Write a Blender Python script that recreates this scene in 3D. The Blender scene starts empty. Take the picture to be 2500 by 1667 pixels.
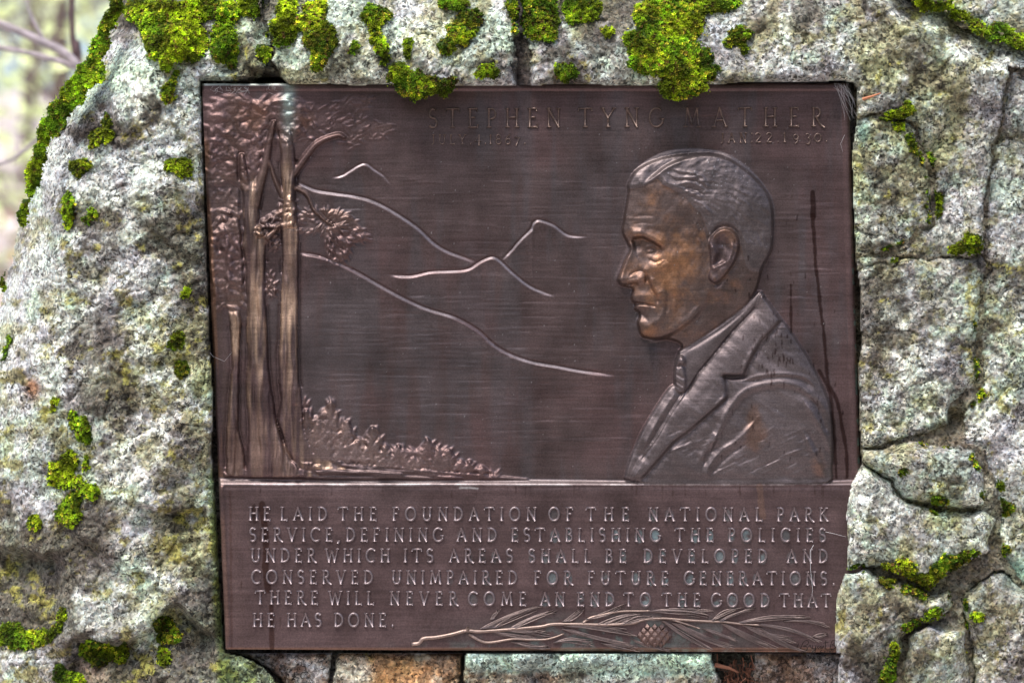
import bpy, math, random
import numpy as np
from mathutils import Vector
random.seed(7); rng = np.random.default_rng(11)

# ------------------------------------------------------------------ camera, sky, sun, exposure
S = 0.0006                      # metres per unit of plan measure on the plaque plane
ZC = 1.2; D = 1.5*85/36.0
sc = bpy.context.scene
cam = bpy.data.cameras.new('camera'); co = bpy.data.objects.new('camera', cam); sc.collection.objects.link(co)
co.location = (0, -D, ZC); co.rotation_euler = (math.radians(90), 0, 0)
cam.lens = 85; cam.sensor_width = 36; cam.clip_end = 600; cam.clip_start = 0.05
cam.dof.use_dof = True; cam.dof.focus_distance = D - 0.01; cam.dof.aperture_fstop = 3.2
sc.camera = co
SUN = Vector((-0.30, -0.40, 1.0)).normalized()
w = bpy.data.worlds.new('World'); sc.world = w; w.use_nodes = True
nt = w.node_tree; bg = nt.nodes['Background']; sky = nt.nodes.new('ShaderNodeTexSky')
sky.sky_type = 'NISHITA'; sky.sun_disc = False
sky.sun_elevation = math.asin(SUN.z); sky.sun_rotation = math.atan2(SUN.x, SUN.y)
sky.air_density = 1.0; sky.dust_density = 4.0; sky.ozone_density = 1.0
nt.links.new(sky.outputs[0], bg.inputs[0]); bg.inputs[1].default_value = 0.14
sl = bpy.data.lights.new('sun', 'SUN'); so = bpy.data.objects.new('sun', sl); sc.collection.objects.link(so)
sl.energy = 1.5; sl.angle = math.radians(15); sl.color = (1.0, 0.965, 0.92)
so.rotation_euler = (-SUN).to_track_quat('-Z', 'Y').to_euler()
sc.view_settings.view_transform = 'Standard'; sc.view_settings.look = 'None'
sc.view_settings.gamma = 1; sc.view_settings.exposure = 0.98
try: sc.view_settings.use_curve_mapping = False
except Exception: pass

# ------------------------------------------------------------------ helpers
def W(px, py, h=0.0):
    """plan measure (right, down, out of the plaque plane) -> world"""
    k = (D - h*S)/D
    return np.stack([(px-1250.0)*S*k, -h*S + 0*px, ZC-(py-833.5)*S*k], -1)
_T = rng.random((256, 256)).astype(np.float32)
def vnoise(x, y, sx, sy=None, seed=0):
    sy = sy or sx
    u = x/sx + 37.3*seed + 1000; v = y/sy + 91.7*seed + 1000
    iu = np.floor(u).astype(int); iv = np.floor(v).astype(int); fu = u-iu; fv = v-iv
    fu = fu*fu*(3-2*fu); fv = fv*fv*(3-2*fv)
    a = _T[iu & 255, iv & 255]; b = _T[(iu+1) & 255, iv & 255]; c = _T[iu & 255, (iv+1) & 255]; d = _T[(iu+1) & 255, (iv+1) & 255]
    return (a*(1-fu)+b*fu)*(1-fv)+(c*(1-fu)+d*fu)*fv
def fbm(x, y, s, octv=4, seed=0, sy=None, gain=.5):
    o = 0; amp = 1; tot = 0; sy = sy or s
    for i in range(octv):
        o = o + amp*(vnoise(x, y, s, sy, seed+i*3)-.5); tot += amp; amp *= gain; s /= 2.03; sy /= 2.03
    return o/tot*2
def smooth_poly(pts, n=6, closed=False):
    P = np.array(pts, float)
    if len(P) < 3: return P
    Q = np.vstack([P[-1], P, P[0], P[1]]) if closed else np.vstack([2*P[0]-P[1], P, 2*P[-1]-P[-2]])
    out = []
    for i in range(1, len(Q)-2):
        p0, p1, p2, p3 = Q[i-1], Q[i], Q[i+1], Q[i+2]
        for t in np.arange(n)/n:
            out.append(.5*((2*p1)+(-p0+p2)*t+(2*p0-5*p1+4*p2-p3)*t*t+(-p0+3*p1-3*p2+p3)*t**3))
    if not closed: out.append(P[-1])
    return np.array(out)
def pdist(x, y, pts, closed=False):
    P = np.array(pts, float); n = len(P); dm = np.full(x.shape, 1e9); tm = np.zeros(x.shape)
    m = n if closed else n-1
    for i in range(m):
        a = P[i]; b = P[(i+1) % n]; ab = b-a; L = ab@ab+1e-9
        t = np.clip(((x-a[0])*ab[0]+(y-a[1])*ab[1])/L, 0, 1)
        d = (x-a[0]-t*ab[0])**2+(y-a[1]-t*ab[1])**2
        k = d < dm; dm = np.where(k, d, dm); tm = np.where(k, (i+t)/m, tm)
    return np.sqrt(dm), tm
def inpoly(x, y, pts):
    P = np.array(pts, float); n = len(P); r = np.zeros(x.shape, bool)
    for i in range(n):
        x1, y1 = P[i]; x2, y2 = P[(i+1) % n]
        if y1 == y2: continue
        r ^= ((y1 > y) != (y2 > y)) & (x < (x2-x1)*(y-y1)/(y2-y1)+x1)
    return r
def sstep(a, b, v):
    t = np.clip((v-a)/(b-a), 0, 1); return t*t*(3-2*t)
def blur(A, r):
    k = np.exp(-.5*(np.arange(-3*int(math.ceil(r)), 3*int(math.ceil(r))+1)/r)**2); k /= k.sum(); h = len(k)//2
    B = np.pad(A, ((h, h), (0, 0)), 'edge'); A = sum(k[i]*B[i:i+A.shape[0]] for i in range(len(k)))
    B = np.pad(A, ((0, 0), (h, h)), 'edge'); return sum(k[i]*B[:, i:i+A.shape[1]] for i in range(len(k)))
def rawmesh(name, V, F, mat=None, parent=None, cols=None, smooth=True, tri=False, normals=None):
    me = bpy.data.meshes.new(name); V = np.ascontiguousarray(V, np.float32); F = np.ascontiguousarray(F, np.int32)
    k = F.shape[1]; me.vertices.add(len(V)); me.vertices.foreach_set('co', V.ravel())
    me.loops.add(F.size); me.loops.foreach_set('vertex_index', F.ravel())
    me.polygons.add(len(F)); me.polygons.foreach_set('loop_start', np.arange(0, F.size, k, dtype=np.int32))
    me.update(calc_edges=True)
    me.polygons.foreach_set('use_smooth', np.full(len(F), smooth))
    if cols is not None:
        a = me.color_attributes.new('tint', 'FLOAT_COLOR', 'POINT')
        c = np.ones((len(V), 4), np.float32); c[:, :cols.shape[1]] = cols; a.data.foreach_set('color', c.ravel())
    if normals is not None: me.normals_split_custom_set_from_vertices(np.ascontiguousarray(normals, np.float32))
    o = bpy.data.objects.new(name, me); sc.collection.objects.link(o)
    if mat: me.materials.append(mat)
    if parent: o.parent = parent
    return o
def empty(name, loc=(0, 0, 0)):
    o = bpy.data.objects.new(name, None); o.location = loc; sc.collection.objects.link(o); return o
def tag(o, label=None, cat=None, group=None, kind=None):
    for k, v in (('label', label), ('category', cat), ('group', group), ('kind', kind)):
        if v: o[k] = v
    return o
def tubes(paths, radii, sides=6):
    V = []; F = []; n0 = 0
    for P, R in zip(paths, radii):
        P = np.array(P, float); R = np.broadcast_to(np.array(R, float), (len(P),))
        T = np.gradient(P, axis=0); T /= np.linalg.norm(T, axis=1)[:, None]+1e-12
        up = np.array([0, 0, 1.]) if abs(T[:, 2]).mean() < .8 else np.array([1., 0, 0])
        A = np.cross(T, up); A /= np.linalg.norm(A, axis=1)[:, None]+1e-12; B = np.cross(T, A)
        an = np.arange(sides)/sides*2*math.pi
        V.append((P[:, None]+R[:, None, None]*(np.cos(an)[None, :, None]*A[:, None]+np.sin(an)[None, :, None]*B[:, None])).reshape(-1, 3))
        i, j = np.meshgrid(np.arange(len(P)-1), np.arange(sides), indexing='ij'); j2 = (j+1) % sides
        F.append(np.stack([n0+i*sides+j, n0+i*sides+j2, n0+(i+1)*sides+j2, n0+(i+1)*sides+j], -1).reshape(-1, 4)); n0 += len(P)*sides
    return np.vstack(V), np.vstack(F)

# ------------------------------------------------------------------ materials
def new_mat(name):
    m = bpy.data.materials.new(name); m.use_nodes = True; n = m.node_tree.nodes; return m, n, m.node_tree.links, n['Principled BSDF']
def nd(n, t, **kw):
    x = n.new(t)
    for k, v in kw.items():
        if k.startswith('i_'): x.inputs[k[2:].replace('_', ' ')].default_value = v
        else: setattr(x, k, v)
    return x
def mixc(n, l, a, b, f, bt='MIX'):
    m = n.new('ShaderNodeMix'); m.data_type = 'RGBA'; m.blend_type = bt; m.clamp_result = False
    for s, v in ((m.inputs[0], f), (m.inputs[6], a), (m.inputs[7], b)):
        if hasattr(v, 'links'): l.new(v, s)
        else: s.default_value = v
    return m.outputs[2]
def ramp(n, l, src, stops, interp='LINEAR'):
    r = n.new('ShaderNodeValToRGB'); r.color_ramp.interpolation = interp; e = r.color_ramp.elements
    while len(e) < len(stops): e.new(0.5)
    for q, (p, c) in zip(e, stops): q.position = p; q.color = (c, c, c, 1) if not isinstance(c, tuple) else (*c, 1)
    l.new(src, r.inputs[0]); return r.outputs[0]
def bronze():
    m, n, l, b = new_mat('bronze')
    at = nd(n, 'ShaderNodeAttribute', attribute_name='tint'); tc = n.new('ShaderNodeTexCoord')
    mp = nd(n, 'ShaderNodeMapping'); mp.inputs['Scale'].default_value = (9, 40, 260); l.new(tc.outputs['Object'], mp.inputs[0])
    ns = nd(n, 'ShaderNodeTexNoise', i_Scale=1.0, i_Detail=4.0, i_Roughness=.6); l.new(mp.outputs[0], ns.inputs['Vector'])
    n2 = nd(n, 'ShaderNodeTexNoise', i_Scale=14.0, i_Detail=6.0, i_Roughness=.65); l.new(tc.outputs['Object'], n2.inputs['Vector'])
    n3 = nd(n, 'ShaderNodeTexNoise', i_Scale=420.0, i_Detail=2.0); l.new(tc.outputs['Object'], n3.inputs['Vector'])
    c = mixc(n, l, at.outputs['Color'], ramp(n, l, n2.outputs[0], [(.3, .72), (.7, 1.3)]), 1.0, 'MULTIPLY')
    c = mixc(n, l, c, ramp(n, l, ns.outputs[0], [(.3, .84), (.7, 1.18)]), 1.0, 'MULTIPLY')
    c = mixc(n, l, c, ramp(n, l, n3.outputs[0], [(.3, .82), (.7, 1.2)]), 1.0, 'MULTIPLY')
    l.new(c, b.inputs['Base Color']); b.inputs['Metallic'].default_value = .8
    l.new(ramp(n, l, n2.outputs[0], [(.3, .40), (.7, .54)]), b.inputs['Roughness'])
    bp = nd(n, 'ShaderNodeBump'); bp.inputs['Strength'].default_value = .22; bp.inputs['Distance'].default_value = .0012
    l.new(ns.outputs[0], bp.inputs['Height']); b2 = nd(n, 'ShaderNodeBump'); b2.inputs['Strength'].default_value = .12; b2.inputs['Distance'].default_value = .0006
    l.new(n3.outputs[0], b2.inputs['Height']); l.new(bp.outputs[0], b2.inputs['Normal']); l.new(b2.outputs[0], b.inputs['Normal'])
    return m
def bronze_flat(name, col):
    m = bronze(); m.name = name; n = m.node_tree.nodes; at = [x for x in n if x.type == 'ATTRIBUTE'][0]; l = m.node_tree.links
    rgb = n.new('ShaderNodeRGB'); rgb.outputs[0].default_value = (*col, 1)
    for k in list(at.outputs['Color'].links): l.new(rgb.outputs[0], k.to_socket)
    return m
def rockmat():
    m, n, l, b = new_mat('granite')
    at = nd(n, 'ShaderNodeAttribute', attribute_name='tint'); tc = n.new('ShaderNodeTexCoord')
    v = nd(n, 'ShaderNodeTexVoronoi', i_Scale=300.0); wn = nd(n, 'ShaderNodeTexNoise', i_Scale=150.0, i_Detail=3.0)
    l.new(tc.outputs['Object'], wn.inputs['Vector'])
    vm = nd(n, 'ShaderNodeVectorMath', operation='MULTIPLY_ADD'); l.new(wn.outputs['Color'], vm.inputs[0]); vm.inputs[1].default_value = (.012, .012, .012); l.new(tc.outputs['Object'], vm.inputs[2])
    l.new(vm.outputs[0], v.inputs['Vector'])
    sp = nd(n, 'ShaderNodeSeparateColor'); l.new(v.outputs['Color'], sp.inputs[0])
    g = ramp(n, l, sp.outputs[0], [(.0, .14), (.15, .36), (.31, .77), (.56, 1.1), (.83, 1.46)], 'CONSTANT')
    n2 = nd(n, 'ShaderNodeTexNoise', i_Scale=80.0, i_Detail=8.0, i_Roughness=.72); l.new(tc.outputs['Object'], n2.inputs['Vector'])
    n3 = nd(n, 'ShaderNodeTexNoise', i_Scale=9.0, i_Detail=6.0, i_Roughness=.7); l.new(tc.outputs['Object'], n3.inputs['Vector'])
    n4 = nd(n, 'ShaderNodeTexNoise', i_Scale=22.0, i_Detail=5.0, i_Roughness=.65); l.new(tc.outputs['Object'], n4.inputs['Vector']); c = mixc(n, l, at.outputs['Color'], g, ramp(n, l, n4.outputs[0], [(.34, .6), (.58, 1.0)]), 'MULTIPLY')
    c = mixc(n, l, c, ramp(n, l, n3.outputs[0], [(.34, .62), (.55, 1.08)]), 1.0, 'MULTIPLY')
    c = mixc(n, l, c, ramp(n, l, n2.outputs[0], [(.32, .38), (.5, 1.0), (.66, 1.5)]), 1.0, 'MULTIPLY')
    hue = mixc(n, l, (1.12, .98, .9, 1), (.92, 1.0, 1.08, 1), sp.outputs[1]); c = mixc(n, l, c, hue, .8, 'MULTIPLY')
    fl = ramp(n, l, n3.outputs[0], [(.4, (1.0, 1.0, 1.0)), (.62, (.86, 1.0, .74))]); c = mixc(n, l, c, fl, .8, 'MULTIPLY')
    l.new(c, b.inputs['Base Color']); b.inputs['Roughness'].default_value = .82; b.inputs['Specular IOR Level'].default_value = .3
    bp = nd(n, 'ShaderNodeBump'); bp.inputs['Strength'].default_value = .8; bp.inputs['Distance'].default_value = .0035; l.new(n2.outputs[0], bp.inputs['Height'])
    b2 = nd(n, 'ShaderNodeBump'); b2.inputs['Strength'].default_value = .5; b2.inputs['Distance'].default_value = .0012; l.new(sp.outputs[2], b2.inputs['Height']); l.new(bp.outputs[0], b2.inputs['Normal'])
    l.new(b2.outputs[0], b.inputs['Normal']); return m
def vcmat(name, rough=.8, transl=0.0, sheen=0):
    m, n, l, b = new_mat(name); at = nd(n, 'ShaderNodeAttribute', attribute_name='tint'); b.inputs['Roughness'].default_value = rough
    tc = n.new('ShaderNodeTexCoord'); ns = nd(n, 'ShaderNodeTexNoise', i_Scale=60.0, i_Detail=5.0); l.new(tc.outputs['Object'], ns.inputs['Vector'])
    c = mixc(n, l, at.outputs['Color'], ramp(n, l, ns.outputs[0], [(.3, .7), (.7, 1.3)]), 1.0, 'MULTIPLY'); l.new(c, b.inputs['Base Color'])
    b.inputs['Specular IOR Level'].default_value = .25
    if transl:
        t = n.new('ShaderNodeBsdfTranslucent'); l.new(c, t.inputs[0]); mx = n.new('ShaderNodeMixShader'); mx.inputs[0].default_value = transl
        l.new(b.outputs[0], mx.inputs[1]); l.new(t.outputs[0], mx.inputs[2]); l.new(mx.outputs[0], n['Material Output'].inputs[0])
    return m
M_br = bronze(); M_rock = rockmat(); M_moss = vcmat('moss', .75, .25)
M_let = bronze_flat('bronze_letter', (.24, .20, .21)); M_tit = bronze_flat('bronze_title', (.155, .112, .098)); M_ndl = bronze_flat('bronze_needle', (.27, .215, .205))
M_twig = bronze_flat('bronze_twig', (.27, .205, .18)); M_sig = bronze_flat('bronze_groove_shade', (.02, .015, .015)); M_cone = bronze_flat('bronze_cone', (.14, .095, .085))

# ------------------------------------------------------------------ SETTING: ground, wooded slope behind, and an unseen dark hill added to block sky
def ground():
    th = np.linspace(0, 2*math.pi, 161)[:-1]; r = np.concatenate([np.linspace(0, 6, 30), np.geomspace(6.4, 420, 60)])
    R, TH = np.meshgrid(r, th, indexing='ij'); X = R*np.sin(TH); Y = R*np.cos(TH)+.4
    front = np.clip(-np.cos(TH)*1.3+.2, 0, 1)
    Z = .22*np.maximum(R-2.2, 0)**.96*(1-front)*np.clip(1-R/900, .4, 1)*.72 + front*.46*np.maximum(R-7, 0)  # front term: hill added behind the camera to shut out the bright horizon
    Z = np.minimum(Z, 95+.02*R)
    Z += fbm(X*100, Y*100, 260, 5, 5)*.12*np.clip(R/3, 0, 1)*np.clip(R/14+.5, 1, 8)
    V = np.stack([X, Y, Z], -1).reshape(-1, 3); i, j = np.meshgrid(np.arange(len(r)-1), np.arange(160), indexing='ij'); j2 = (j+1) % 160
    F = np.stack([i*160+j, (i+1)*160+j, (i+1)*160+j2, i*160+j2], -1).reshape(-1, 4)
    nz = fbm(V[:, 0]*100, V[:, 1]*100, 90, 4, 9)[:, None]*.5+.5
    c = np.array([.46, .39, .37])*(1-nz)+np.array([.62, .55, .52])*nz
    fr = front.reshape(-1, 1)*np.clip(R.reshape(-1, 1)/8, 0, 1)
    c = c*(1-fr)+np.array([.045, .055, .035])*fr  # added hill kept dark so the bronze reflects less light
    o = rawmesh('ground', V, F, vcmat('leaf_litter_soil', .9), cols=c); tag(o, kind='structure')
    return o
ground()

# ------------------------------------------------------------------ ROCK: one measured relief, cut into its stones
LE = [(490,198),(494,340),(499,480),(504,600),(512,830),(521,1000),(517,1100),(524,1200),(535,1400),(544,1560),(549,1592)]
TE = [(484,197),(560,199),(620,201),(688,198),(704,208),(806,206),(860,211),(952,207),(1100,210),(1250,212),(1395,206),(1503,212),(1611,209),(1756,208),(1828,200),(1991,203),(2045,198),(2081,202)]
RE = [(2081,202),(2091,215),(2093,290),(2080,373),(2083,497),(2089,622),(2090,641),(2099,700),(2103,849),(2095,890),(2097,1014),(2103,1135),(2078,1180),(2064,1246),(2068,1300),(2069,1325),(2064,1382),(2051,1425),(2040,1462),(2037,1552),(2040,1600)]
HOLE = LE[::-1] + TE[1:] + RE[1:] + [(2040, 1594), (549, 1594)]
SIL = [(420,-620),(350,-200),(290,0),(268,62),(238,125),(212,172),(165,222),(128,268),(104,330),(88,385),(72,465),(60,505),(40,570),(12,690),(0,745),(-60,900),(-120,1200),(-190,1700),(-240,2200),(-330,2950)]
BIG = 3150; LOW = 2950
ST = {  # outline, rise of the face, rounding width, bulge
 'left':  SIL + [(700,LOW),(705,2200),(690,1680),(640,1625),(590,1600),(549,1594)] + LE[::-1][1:] + TE[1:3] + [(640,190),(660,150),(650,80),(630,20),(640,-620)],
 'top':   [(646,-620),(636,20),(656,80),(668,150),(686,190),(704,208)] + TE[5:10] + [(1262,212),(1256,150),(1258,90),(1262,40),(1270,-620)],
 'topr':  [(1276,-620),(1270,40),(1276,90),(1290,150),(1296,212)] + TE[10:] + [(2091,215),(2093,284),(2165,276),(2238,318),(2282,430),(2276,548),(2215,606),(2180,622),(2400,622),(2406,500),(2430,340),(2450,225),(2465,172),(2500,168),(2560,172),(BIG,330),(BIG,290),(2500,118),(2400,82),(2330,60),(2290,22),(2215,-8),(2150,-60),(2050,-620)],
 'corner':[(2062,-620),(2165,-60),(2228,-14),(2300,14),(2345,48),(2410,70),(2500,100),(BIG,270),(BIG,-620)],
 'right': [(2472,182),(2457,232),(2438,352),(2418,480),(2412,640),(2404,760),(2402,940),(2352,1030),(2350,1072),(2402,1100),(2430,1180),(2445,1260),(2437,1340),(2462,1378),(2500,1425),(BIG,1560),(BIG,345),(2500,182)],
 'a':     [(2093,293),(2130,286),(2168,285),(2232,326),(2270,432),(2266,538),(2205,596),(2150,612),(2090,618),(2083,497),(2080,373)],
 'b':     [(2091,630),(2160,628),(2230,634),(2330,626),(2398,628),(2404,650),(2388,760),(2384,930),(2325,985),(2312,1036),(2235,1068),(2160,1088),(2108,1092),(2098,1014),(2096,890),(2103,849)],
 'c':     [(2108,1098),(2170,1098),(2240,1082),(2330,1090),(2372,1100),(2398,1165),(2396,1228),(2350,1240),(2300,1236),(2250,1222),(2200,1200),(2172,1160),(2120,1142),(2104,1125)],
 'd':     [(2103,1135),(2170,1166),(2196,1208),(2250,1232),(2300,1248),(2355,1250),(2400,1240),(2428,1268),(2414,1340),(2355,1372),(2300,1396),(2262,1432),(2205,1408),(2150,1378),(2066,1392),(2069,1325),(2063,1263),(2078,1180)],
 'e':     [(2062,1398),(2120,1390),(2200,1424),(2262,1446),(2315,1436),(2322,1480),(2300,1500),(2240,1516),(2205,1560),(2180,1680),(2165,LOW),(2060,LOW),(2044,1660),(2040,1606),(2037,1552),(2040,1462),(2051,1425)],
 'f':     [(2212,1600),(2225,1548),(2262,1522),(2300,1540),(2352,1542),(2356,1600),(2362,1700),(2370,LOW),(2210,LOW),(2206,1690)],
 'g':     [(2342,1460),(2390,1410),(2440,1388),(2478,1424),(2520,1462),(BIG,1590),(BIG,LOW),(2384,LOW),(2372,1650),(2366,1560),(2358,1530)],
 'h1':    [(575,1594),(812,1594),(800,1640),(790,1760),(770,LOW),(716,LOW),(712,1690),(660,1632),(610,1606)],
 'h2':    [(824,1594),(1128,1594),(1122,1650),(1135,1700),(1160,LOW),(784,LOW),(800,1740),(812,1640)],
 'h3':    [(1136,1591),(1738,1591),(1738,1612),(1752,1640),(1770,1700),(1770,LOW),(1172,LOW),(1148,1700),(1132,1650)],
 'h4':    [(1842,1594),(2052,1594),(2052,1660),(2052,LOW),(1850,LOW),(1846,1740),(1830,1650)],
}
KEYS = list(ST)
xs = np.concatenate([np.arange(-420, -16, 16), np.arange(-16, 2516, 3.0), np.arange(2520, 3150, 16)])
ys = np.concatenate([np.arange(-600, -16, 16), np.arange(-16, 1684, 3.0), np.arange(1690, 2940, 22)])
GX, GY = np.meshgrid(xs, ys)
wx = fbm(GX, GY, 70, 4, 21)*16; wy = fbm(GX, GY, 70, 4, 31)*16
rid = np.full(GX.shape, -1, int); RH = np.where(GX > 2085, 13.0-45*np.exp(-(((GX-2332)/26)**2+((GY-1025)/40)**2)), -62.0) + fbm(GX, GY, 40, 4, 3)*16; RH = np.where((GY < 215) & (np.abs(GX-1275) < 60), 8, RH); RH = np.where((GY < 190) & (np.abs(GX-655) < 60), 6, RH); RD = np.zeros(GX.shape)
near = pdist(GX, GY, HOLE, True)[0]; dampw = np.clip(near/60, 0.12, 1)
wx2 = fbm(GX, GY, 26, 3, 23)*9; wy2 = fbm(GX, GY, 26, 3, 33)*9; UX = GX+(wx*.9+wx2)*dampw; UY = GY+(wy*.9+wy2)*dampw
par = {'left': (28, 22, 0, 30), 'top': (58, 26, 4, 44), 'topr': (46, 26, 4, 44), 'corner': (-18, 60, 0, 26), 'right': (14, 22, 0, 20),
       'a': (24, 30, 8, 12), 'b': (28, 18, 5, 20), 'c': (62, 46, 22, 50), 'd': (58, 40, 16, 40), 'e': (60, 40, 12, 44), 'f': (70, 26, 8, 50), 'g': (36, 40, 10, 44),
       'h1': (-22, 18, 2, 20), 'h2': (-16, 18, 2, 20), 'h3': (-6, 14, 2, 16), 'h4': (-26, 18, 2, 20)}
for q, k in enumerate(KEYS):
    P = np.array(ST[k]); x0, y0 = P.min(0)-20; x1, y1 = P.max(0)+20
    mk = (GX > x0) & (GX < x1) & (GY > y0) & (GY < y1); X = UX[mk]; Y = UY[mk]
    ins = inpoly(X, Y, P); idx = np.where(mk.ravel())[0][ins]; X = X[ins]; Y = Y[ins]
    d, _ = pdist(X, Y, P, True); base, rw, bulge, drop = par[k]
    t = np.clip(d/rw, 0, 1)
    if k in ('top', 'topr', 'right'): drop = np.where((Y > 150) & (Y < 222) & (X > 680) & (X < 2100), drop, 9)
    h = base - drop*(1-np.sqrt(1-(1-t)**2)) + bulge*(1-np.exp(-d/60))
    rid.ravel()[idx] = q; RH.ravel()[idx] = h; RD.ravel()[idx] = d
def isr(k): return rid == KEYS.index(k)
# broad form of each stone
lx = np.interp(GY, [p[1] for p in LE], [p[0] for p in LE]); u = np.clip(lx-GX, 0, None)
L = isr('left'); dsil, _ = pdist(GX, GY, SIL); t = np.clip(dsil/150, 0, 1)
# the right edge of the left boulder keeps its full height where it meets the plaque
RH[L] = (30 - .00085*u**2 - 230*(1-np.sqrt(np.clip(1-(1-t)**2, 0, 1))))[L]
RH[L] -= (26*np.exp(-u/7)*(GY > 190)*(GY < 1595))[L]
cap = np.clip(240-GY, 0, None); RH -= np.where(rid >= 0, .0011*cap**2, 0)
RH -= np.where(isr('top') | isr('topr'), np.clip(120-GY, 0, None)*.12, 0)
big = fbm(GX+.4*GY, GY, 300, 3, 41); med = fbm(GX, GY, 90, 5, 51); grain = fbm(GX, GY, 17, 4, 61, gain=.75)
str_ = fbm(GX*.5-GY*.86, GX*.86*.45+GY*.5, 60, 4, 71, sy=22)
small = np.isin(rid, [KEYS.index(k) for k in ('a','b','c','d','e','f','g','h1','h2','h3','h4')])
RH += np.where(L, big*34+str_*15+med*22, np.where(small, med*22+big*6, big*22+med*25))
RH += grain*np.where(small, 8.0, 6.6)
chip = np.abs(fbm(GX, GY, 120, 4, 81)); RH -= np.where(rid >= 0, 9*np.exp(-chip*22), 0)
# ledges: (line, depth, width, side) the face steps back below each line
def ledge(pts, amp, wid, reach=60, ids=None):
    P = smooth_poly(pts, 5); x0, y0 = P.min(0)-reach*2; x1, y1 = P.max(0)+reach*2
    mk = (GX > x0) & (GX < x1) & (GY > y0) & (GY < y1); X = UX[mk]; Y = UY[mk]
    yl = np.interp(X, P[:, 0], P[:, 1]); e = sstep(P[0, 0]-5, P[0, 0]+30, X)*(1-sstep(P[-1, 0]-30, P[-1, 0]+5, X)); s = Y-yl
    RH[mk] += -amp*e*sstep(0, wid, s)*np.exp(-np.clip(s, 0, None)/reach) + amp*.35*e*np.exp(-(np.clip(-s, 0, None)/reach*1.6)**2)*(s < 0)
ledge([(318,1218),(370,1236),(440,1248),(505,1240)], 34, 12, 50)
ledge([(160,1345),(0,1352)][::-1], 40, 16, 130)
ledge([(-60,1330),(60,1340),(165,1372)], 36, 18, 120)
ledge([(170,1558),(250,1566),(350,1545),(420,1478),(470,1500),(530,1560)], 60, 20, 120)
ledge([(120,1235),(190,1300),(260,1340),(330,1390),(400,1412)], 26, 30, 50)
ledge([(360,560),(430,600),(505,640)], 18, 20, 60); ledge([(380,470),(440,455),(500,520)], 22, 24, 60)
ledge([(230,930),(330,880),(440,860),(520,880)], 16, 30, 60)
ledge([(600,165),(640,172),(690,186)], 50, 12, 50)
ledge([(2230,60),(2320,112),(2400,150),(2460,172),(2600,190),(3000,300)], 0, 5)
yb = np.interp(GX, [2000,2135,2230,2320,2400,2450,2600,3150], [-120,-5,60,112,150,165,195,330])
tr = isr('topr') & (GX > 2020); RH[tr] -= (np.clip(yb-GY, 0, 80)*.55)[tr]
RH[tr] += (18*sstep(40, 0, np.abs(GY-yb-18)))[tr]
tr2 = isr('topr') & (GX > 2095) & (GY > 190); RH[tr2] -= (26*sstep(190, 330, GY)*(1-sstep(2320, 2400, GX)))[tr2]
FR = isr('f'); fy = np.interp(GX, [2205, 2265, 2300, 2355], [1600, 1545, 1575, 1545]); RH[FR] -= (np.clip(GY-fy-40, 0, 200)*.35+(GY > fy+45)*8)[FR]
EE = isr('e'); RH[EE] -= (np.clip(GY-1560, 0, 300)*.30)[EE]; GG = isr('g'); RH[GG] -= (np.clip(GY-1530, 0, 300)*.16)[GG]
RH[isr('h3')] += (14*sstep(1640, 1615, GY)+8*fbm(GX, GY, 22, 3, 95))[isr('h3')]
RH -= np.where(rid >= 0, np.clip(GX-2650, 0, None)**2*.0012, 0)
hin = inpoly(GX, GY, HOLE); RH[hin] = -70; RH[hin & (GY > 1500)] = -80; rid[hin] = -1
cut = inpoly(GX, GY, [(560,260),(2030,260),(1990,1540),(600,1540)]) | ~inpoly(GX, GY, SIL+[(BIG+50,LOW+50),(BIG+50,-650)])
cut |= (rid < 0) & ((GX < 470) | (GX > 2640) | (GY < -260))
# rock colours: granite, lichens, algae, soil, plus painted shade and a brightened ridge
def lay(c, col, f): return c*(1-f[..., None])+np.array(col)*f[..., None]
C = np.ones(GX.shape+(3,))*np.array([.36, .355, .36]); B = lambda cx, cy, rx, ry: np.exp(-(((GX-cx)/rx)**2+((GY-cy)/ry)**2))
f1 = fbm(GX, GY, 130, 5, 101, gain=.65); f2 = fbm(GX, GY, 90, 6, 111, gain=.7); f3 = fbm(GX, GY, 60, 6, 121, gain=.75); f4 = fbm(GX+.5*GY, GY, 160, 5, 131, gain=.7)
C = lay(C, (.60, .62, .65), sstep(-.04, .24, f1+.34*B(330,330,240,240)+.35*B(60,620,140,300)+.25*B(100,880,140,100)-.3*B(250,1000,200,150)-.1*sstep(1250,1450,GY)*L-.25*np.isin(rid, [12,13,14,15])-.2*(GX > 2085)*(~isr('right'))))
C = lay(C, (.46, .55, .49), .85*sstep(.08, .3, f2+.22*B(900,90,600,120)+.3*B(2300,60,300,100)+.3*B(2470,800,90,260)+.10*small+.2*B(330,1450,180,70)-.35*np.isin(rid, [12,13,15])))
C = lay(C, (.74, .76, .74), sstep(.2, .35, f4+.12*isr('top')+.25*B(2330,120,200,60)))
C = lay(C, (.70, .75, .73), .9*tr*sstep(62, 30, np.abs(GY-yb+22))*sstep(-.6, .0, f2)); C = lay(C, (.26, .24, .10), .7*sstep(.0, .32, f3+.25*B(480,1000,90,420)+.35*B(2250,250,180,200)+.05*small-.2*B(250,350,200,300)-.3*np.isin(rid, [12,13,14,15])+.1*B(400,1150,200,150)))  # first layer paints the up-facing ridge bright, as if lit
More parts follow.
